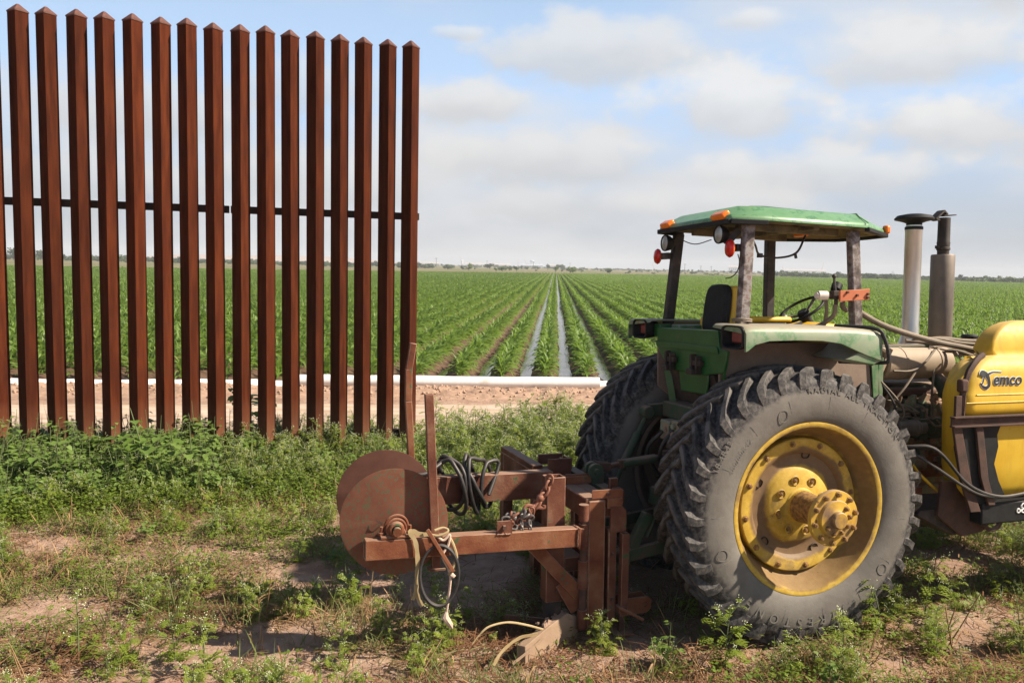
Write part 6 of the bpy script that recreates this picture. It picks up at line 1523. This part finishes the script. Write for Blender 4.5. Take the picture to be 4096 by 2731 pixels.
def pick(x, y, w_): ok = (rng.random(len(x)) < w_ * (1 - .93 * bare(x, y))) & inview(x, y) & free(x, y); return x[ok], y[ok]
# tall belt along the fence
x, y = rand(9000, -8.5, 5.5, 6.2, 13.2); w_, u, v = dense_w(x, y)
behind_t = (u > 7.6)
x1, y1 = pick(x, y, w_ * np.where(behind_t, .25, .42) * (1 - .65 * (u < 2.2)))
uu, vv = fence_uv(x1, y1); hh = (1.0 - .30 * sst(vv, .6, 2.1)) * np.where(uu > 4.7, .70 + .95 * fbm(x1 * 1.5, y1 * 1.5, 7, 2), .72 + .55 * fbm(x1 * 1.7, y1 * 1.7, 17, 2))
mass('feathery_weeds', G1, 8, x1, y1, .85, 1.25, .14, hfn=hh * np.where(uu > 4.8, .66, np.where(uu > 2.0, .57, .66)))
x, y = rand(4200, -8.5, 2.5, 6.4, 11.5); w_, u, v = dense_w(x, y)
x1, y1 = pick(x, y, w_ * (.16 + .62 * (1 - sst(u, 1.5, 3.2))) * (v < 2.0) * sst(v, -.6, .0) * (u < 6.2)); uu, vv = fence_uv(x1, y1)
mass('broad_leaved_weeds', G2, 6, x1, y1, .55, .95, .15, hfn=.72 * (1.02 - .34 * sst(vv, .5, 1.9)) * (1 - .30 * sst(uu, 1.6, 3.5)))
x, y = rand(9000, -8, 3.5, 6.2, 11.5); w_, u, v = dense_w(x, y)
x1, y1 = pick(x, y, (w_ * .30 + .75 * np.exp(-((v - 2.0) / .35) ** 2) * sst(fbm(x * .7, y * .7, 99, 2), .42, .58) * (u < 4.5)) * (v > -1.0)); mass('low_cover', G3, 4, x1, y1, .7, 1.2, .15)
x, y = rand(5200, -8, 4.5, 6.2, 12.5); w_, u, v = dense_w(x, y); x1, y1 = pick(x, y, w_ * .25); mass('grass', G4, 5, x1, y1, 1.0, 2.2, .15)
# foreground: clumps with bare clay between
x, y = rand(11500, -5.6, 8.5, 2.9, 9.0); w_, u, v = dense_w(x, y); sp_w = sparse_w(x, y)
x1, y1 = pick(x, y, (1 - w_) * (.06 + .30 * sp_w)); mass('feathery_weeds', G1, 8, x1, y1, .18, .62, .25)
x, y = rand(15000, -5.6, 8.5, 2.9, 9.0); w_, u, v = dense_w(x, y); sp_w = sst(fbm(x * 1.4 + 7, y * 1.6, 191, 4), .40, .60)
x1, y1 = pick(x, y, (1 - w_) * (.03 + .26 * sp_w)); mass('grass', G4, 5, x1, y1, .45, 1.1, .3)
x, y = rand(14000, -5.6, 8.5, 2.9, 9.0); sp_w = sparse_w(x + 2, y); x1, y1 = pick(x, y, .05 + .32 * sp_w); mass('low_cover', G3, 4, x1, y1, .5, .9, .2)
lit = lambda x, y: sst(fbm(x * .95 + 11, y * 1.15 + 4, 95, 4), .43, .60)
x, y = rand(11000, -5.6, 8.5, 2.9, 9.5); x1, y1 = pick(x, y, .08 + .45 * lit(x, y)); mass('straw_litter', G6, 5, x1, y1, .7, 1.4, .05, (.8, 1.5))
x, y = rand(16000, -5.6, 8.5, 2.9, 9.5); x1, y1 = pick(x, y, .06 + .48 * lit(x + 1.3, y)); mass('brown_litter', G7, 5, x1, y1, .7, 1.5, .05, (.8, 1.5))
x, y = rand(3200, -5.6, 3.5, 2.9, 8.6); x1, y1 = pick(x, y, .42 * lit(x, y) * (1 - .6 * sst(x, .5, 3))); mass('straw', G5, 5, x1, y1, .6, 1.4, .25)
x, y = rand(700, -5.6, 6.5, 2.9, 8.2); x1, y1 = pick(x, y, .30 * lit(x, y)); mass('leafy_stalks', G10, 4, x1, y1, .6, 1.1, .3)
# clods on the bank in front of the pipe and crumbs on bare clay
def clod(mb, r_, i):
    mb.sphere((0, 0, 0), 1.0, 7, 5, (1, r_.uniform(.7, 1), r_.uniform(.55, .8)))
    mb.v = [tuple(Vector(p) * (1 + r_.uniform(-.16, .16))) for p in mb.v]
GC, _ = protos('soil_clod', 5, clod, [M_['clod']])
x, y = rand(9000, -11, 5.5, 13.2, 17.4); ok = np.abs(y - (pipe_y(x) - .75)) < .75 * rng.random(len(x)) ** .6 + .1; x, y = x[ok], y[ok]; n = len(x); s = .008 + .030 * rng.random(n) ** 3.4
scatter('soil_clods', GC, np.c_[x, y, gz(x, y) + .01 + s * .3], rots(n, None, .5), s[:, None] * np.ones((1, 3)), rng.integers(0, 5, n))
x, y = rand(5000, -5.5, 7, 2.9, 8.5); n = len(x); s = .003 + .011 * rng.random(n) ** 3
scatter('soil_crumbs', GC, np.c_[x, y, gz(x, y) + s * .3], rots(n, None, .5), s[:, None] * np.ones((1, 3)), rng.integers(0, 5, n))
# scrub belts at the far side of the field
def scrub(mb, r_, i):
    q = crown_bm(r_.uniform(3, 5.5), r_.uniform(1.5, 2.6), .1, 230, r_, .30); mb.v, mb.f, mb.mi = q.v, q.f, q.mi
GS1, _ = protos('scrub_bush', 5, scrub, [L_tree[1]]); GS2, _ = protos('dark_scrub_bush', 4, scrub, [L_tree[0]])
def belt(nm, coll, np_, a0, a1, d0, d1, n, s0, s1):
    a = np.radians(rng.uniform(a0, a1, n)); d = rng.uniform(d0, d1, n); s = rng.uniform(s0, s1, n)
    scatter(nm, coll, np.c_[np.sin(a) * d, np.cos(a) * d, np.full(n, -.15)], rots(n, None, 0), s[:, None] * np.ones((1, 3)), rng.integers(0, np_, n))
belt('scrub', GS1, 5, 17.3, 38, 430, 520, 260, .8, 1.35); belt('scrub', GS2, 4, 17.6, 38, 470, 560, 140, .8, 1.4)
belt('scrub', GS2, 4, -40, -6.6, 420, 620, 330, .7, 1.35); belt('scrub', GS1, 5, -40, -6.6, 380, 520, 170, .5, 1.0)
belt('scrub', GS2, 4, -36, 20, 800, 1300, 420, .8, 1.3); belt('scrub', GS1, 5, -8, 17, 420, 800, 90, .3, .7)

# ---- weeds one can point to, each of its own
def weed(name, me, x, y, s, lab, cat, grp=None, yaw=0):
    o = bpy.data.objects.new(name, me); col.objects.link(o); o.location = (x, y, float(gz(x, y)) - .01); o.scale = (s, s, s); o.rotation_euler = (0, 0, yaw); tag(o, lab, cat, grp); return o
weed('rosette_weed', G9m[0], -1.79, 5.76, 1.05, 'yellowing rosette weed with broad curling leaves on bare clay, left foreground', 'weed')
weed('rosette_weed', G8m[0], -1.20, 6.05, .95, 'flat green rosette weed on pale clay, right of the yellowing rosette', 'weed')
weed('rosette_weed', G8m[1], -1.42, 6.54, 1.0, 'grey-green rosette weed close against the near reel plate', 'weed')
weed('rosette_weed', G9m[1], -2.62, 6.0, .7, 'small yellow-green rosette weed in straw, left of the larger yellowing rosette', 'weed')
weed('feathery_weed', G1m[0], .60, 4.93, .62, 'feathery weed growing against the caked wing plate', 'weed')
weed('feathery_weed', G1m[1], .02, 5.35, .50, 'sprawling feathery weed in shade left of the caked wing plate', 'weed')
weed('feathery_weed', G1m[2], 0.62, 5.0, .48, 'dark green feathery weed at the foot of the front post', 'weed')
weed('feathery_weed', G1m[3], -.42, 5.10, .85, 'large pale feathery weed with white flowers below the hanging rope', 'weed')
weed('feathery_weed', G1m[4], -.98, 4.72, .60, 'small feathery weed beside bare clay at the bottom, below the reel', 'weed')
weed('feathery_weed', G1m[5], 1.33, 4.78, .78, 'flowering feathery weed in front of the tyre bottom, left one', 'weed')
weed('feathery_weed', G1m[6], 1.72, 4.74, .60, 'thin feathery weed with sparse flowers under the middle of the near tyre', 'weed')
weed('feathery_weed', G1m[7], 2.02, 4.80, .82, 'tall feathery weed rising before the tyre bottom, right one', 'weed')
weed('feathery_weed', G1m[0], 2.48, 5.28, .95, 'wide feathery weed with white flowers right of the near tyre', 'weed', yaw=1.2)
weed('feathery_weed', G1m[2], 2.95, 5.62, .85, 'bushy feathery weed half in shade between the tyre and the right edge', 'weed', yaw=2.1)
weed('feathery_weed', G1m[3], 3.02, 6.45, .85, 'dark feathery weed below the engine, right behind the near tyre', 'weed', yaw=.7)
weed('feathery_weed', G1m[5], 3.95, 6.3, .80, 'low dark feathery weed at the far right below the tank beam', 'weed', yaw=2.6)
weed('feathery_weed', G1m[1], 3.28, 5.05, .85, 'spreading feathery weed at the bottom right corner', 'weed', yaw=.4)
weed('leafy_stalk', G10m[0], 2.86, 5.10, 1.2, 'upright bare weed stalks at the bottom right', 'weed')
weed('broad_leaved_weed', G2m[1], 1.86, 4.52, .36, 'small broad-leaved weed with twisted leaves before the near tyre', 'weed')
weed('broad_leaved_weed', G2m[2], .98, 4.78, .36, 'drooping broad-leaved weed between the jack foot and the near tyre', 'weed')
weed('broad_leaved_weed', G2m[0], -3.80, 8.55, 1.2, 'tallest broad-leaved weed, reaching up before the fifth fence post', 'weed')
weed('broad_leaved_weed', G2m[3], -4.62, 8.2, .9, 'big lobed-leaf weed at the left edge before the first full post', 'weed', yaw=.5)
weed('broad_leaved_weed', G2m[4], -3.28, 8.35, .8, 'large-leaved weed right of the tallest broad-leaved weed', 'weed', yaw=1.5)
weed('broad_leaved_weed', G2m[5], -2.50, 6.95, .34, 'low broad-leaved weed on bare clay in front of the dense belt', 'weed')
weed('broad_leaved_weed', G2m[2], -3.05, 6.80, .32, 'small broad-leaved weed at the left edge of the bare clay strip', 'weed', yaw=2.)
weed('vine', G2m[4], -3.42, 10.75, 1.05, 'dark leafy vine climbing behind the fence between two posts', 'vine', yaw=.9)
weed('feathery_weed', G1m[6], -2.55, 4.75, .9, 'feathery weed in the bottom left corner', 'weed')
weed('feathery_weed', G1m[7], -1.75, 4.62, .75, 'grey-green feathery weed at the bottom, left of centre', 'weed')
weed('feathery_weed', G1m[4], .25, 10.6, .95, 'tall pale feathery weed at the road edge behind the reel', 'weed')
weed('feathery_weed', G1m[3], 1.25, 10.7, .9, 'tall pale feathery weed at the road edge beside the far tyre', 'weed', yaw=2.2)


# ------------------------------------------------------------------ haze: even, pale air
hb = MB().box(-3700, 3700, -260, 3800, -2.0, 42).build('haze', [], smooth=None) if False else None
me = MB().box(-3700, 3700, -260, 3800, -2.0, 42); mh = bpy.data.materials.new('haze_air'); mh.use_nodes = True
t = NT(mh.node_tree); t.n.clear(); oo = t.new('ShaderNodeOutputMaterial'); pv = t.new('ShaderNodeVolumePrincipled')
pv.inputs['Color'].default_value = (.86, .90, .96, 1); pv.inputs['Density'].default_value = HAZE; pv.inputs['Anisotropy'].default_value = .0
t.l.new(pv.outputs[0], oo.inputs['Volume'])
hz_o = me.build('haze', mh, smooth=None); tag(hz_o, kind='stuff')
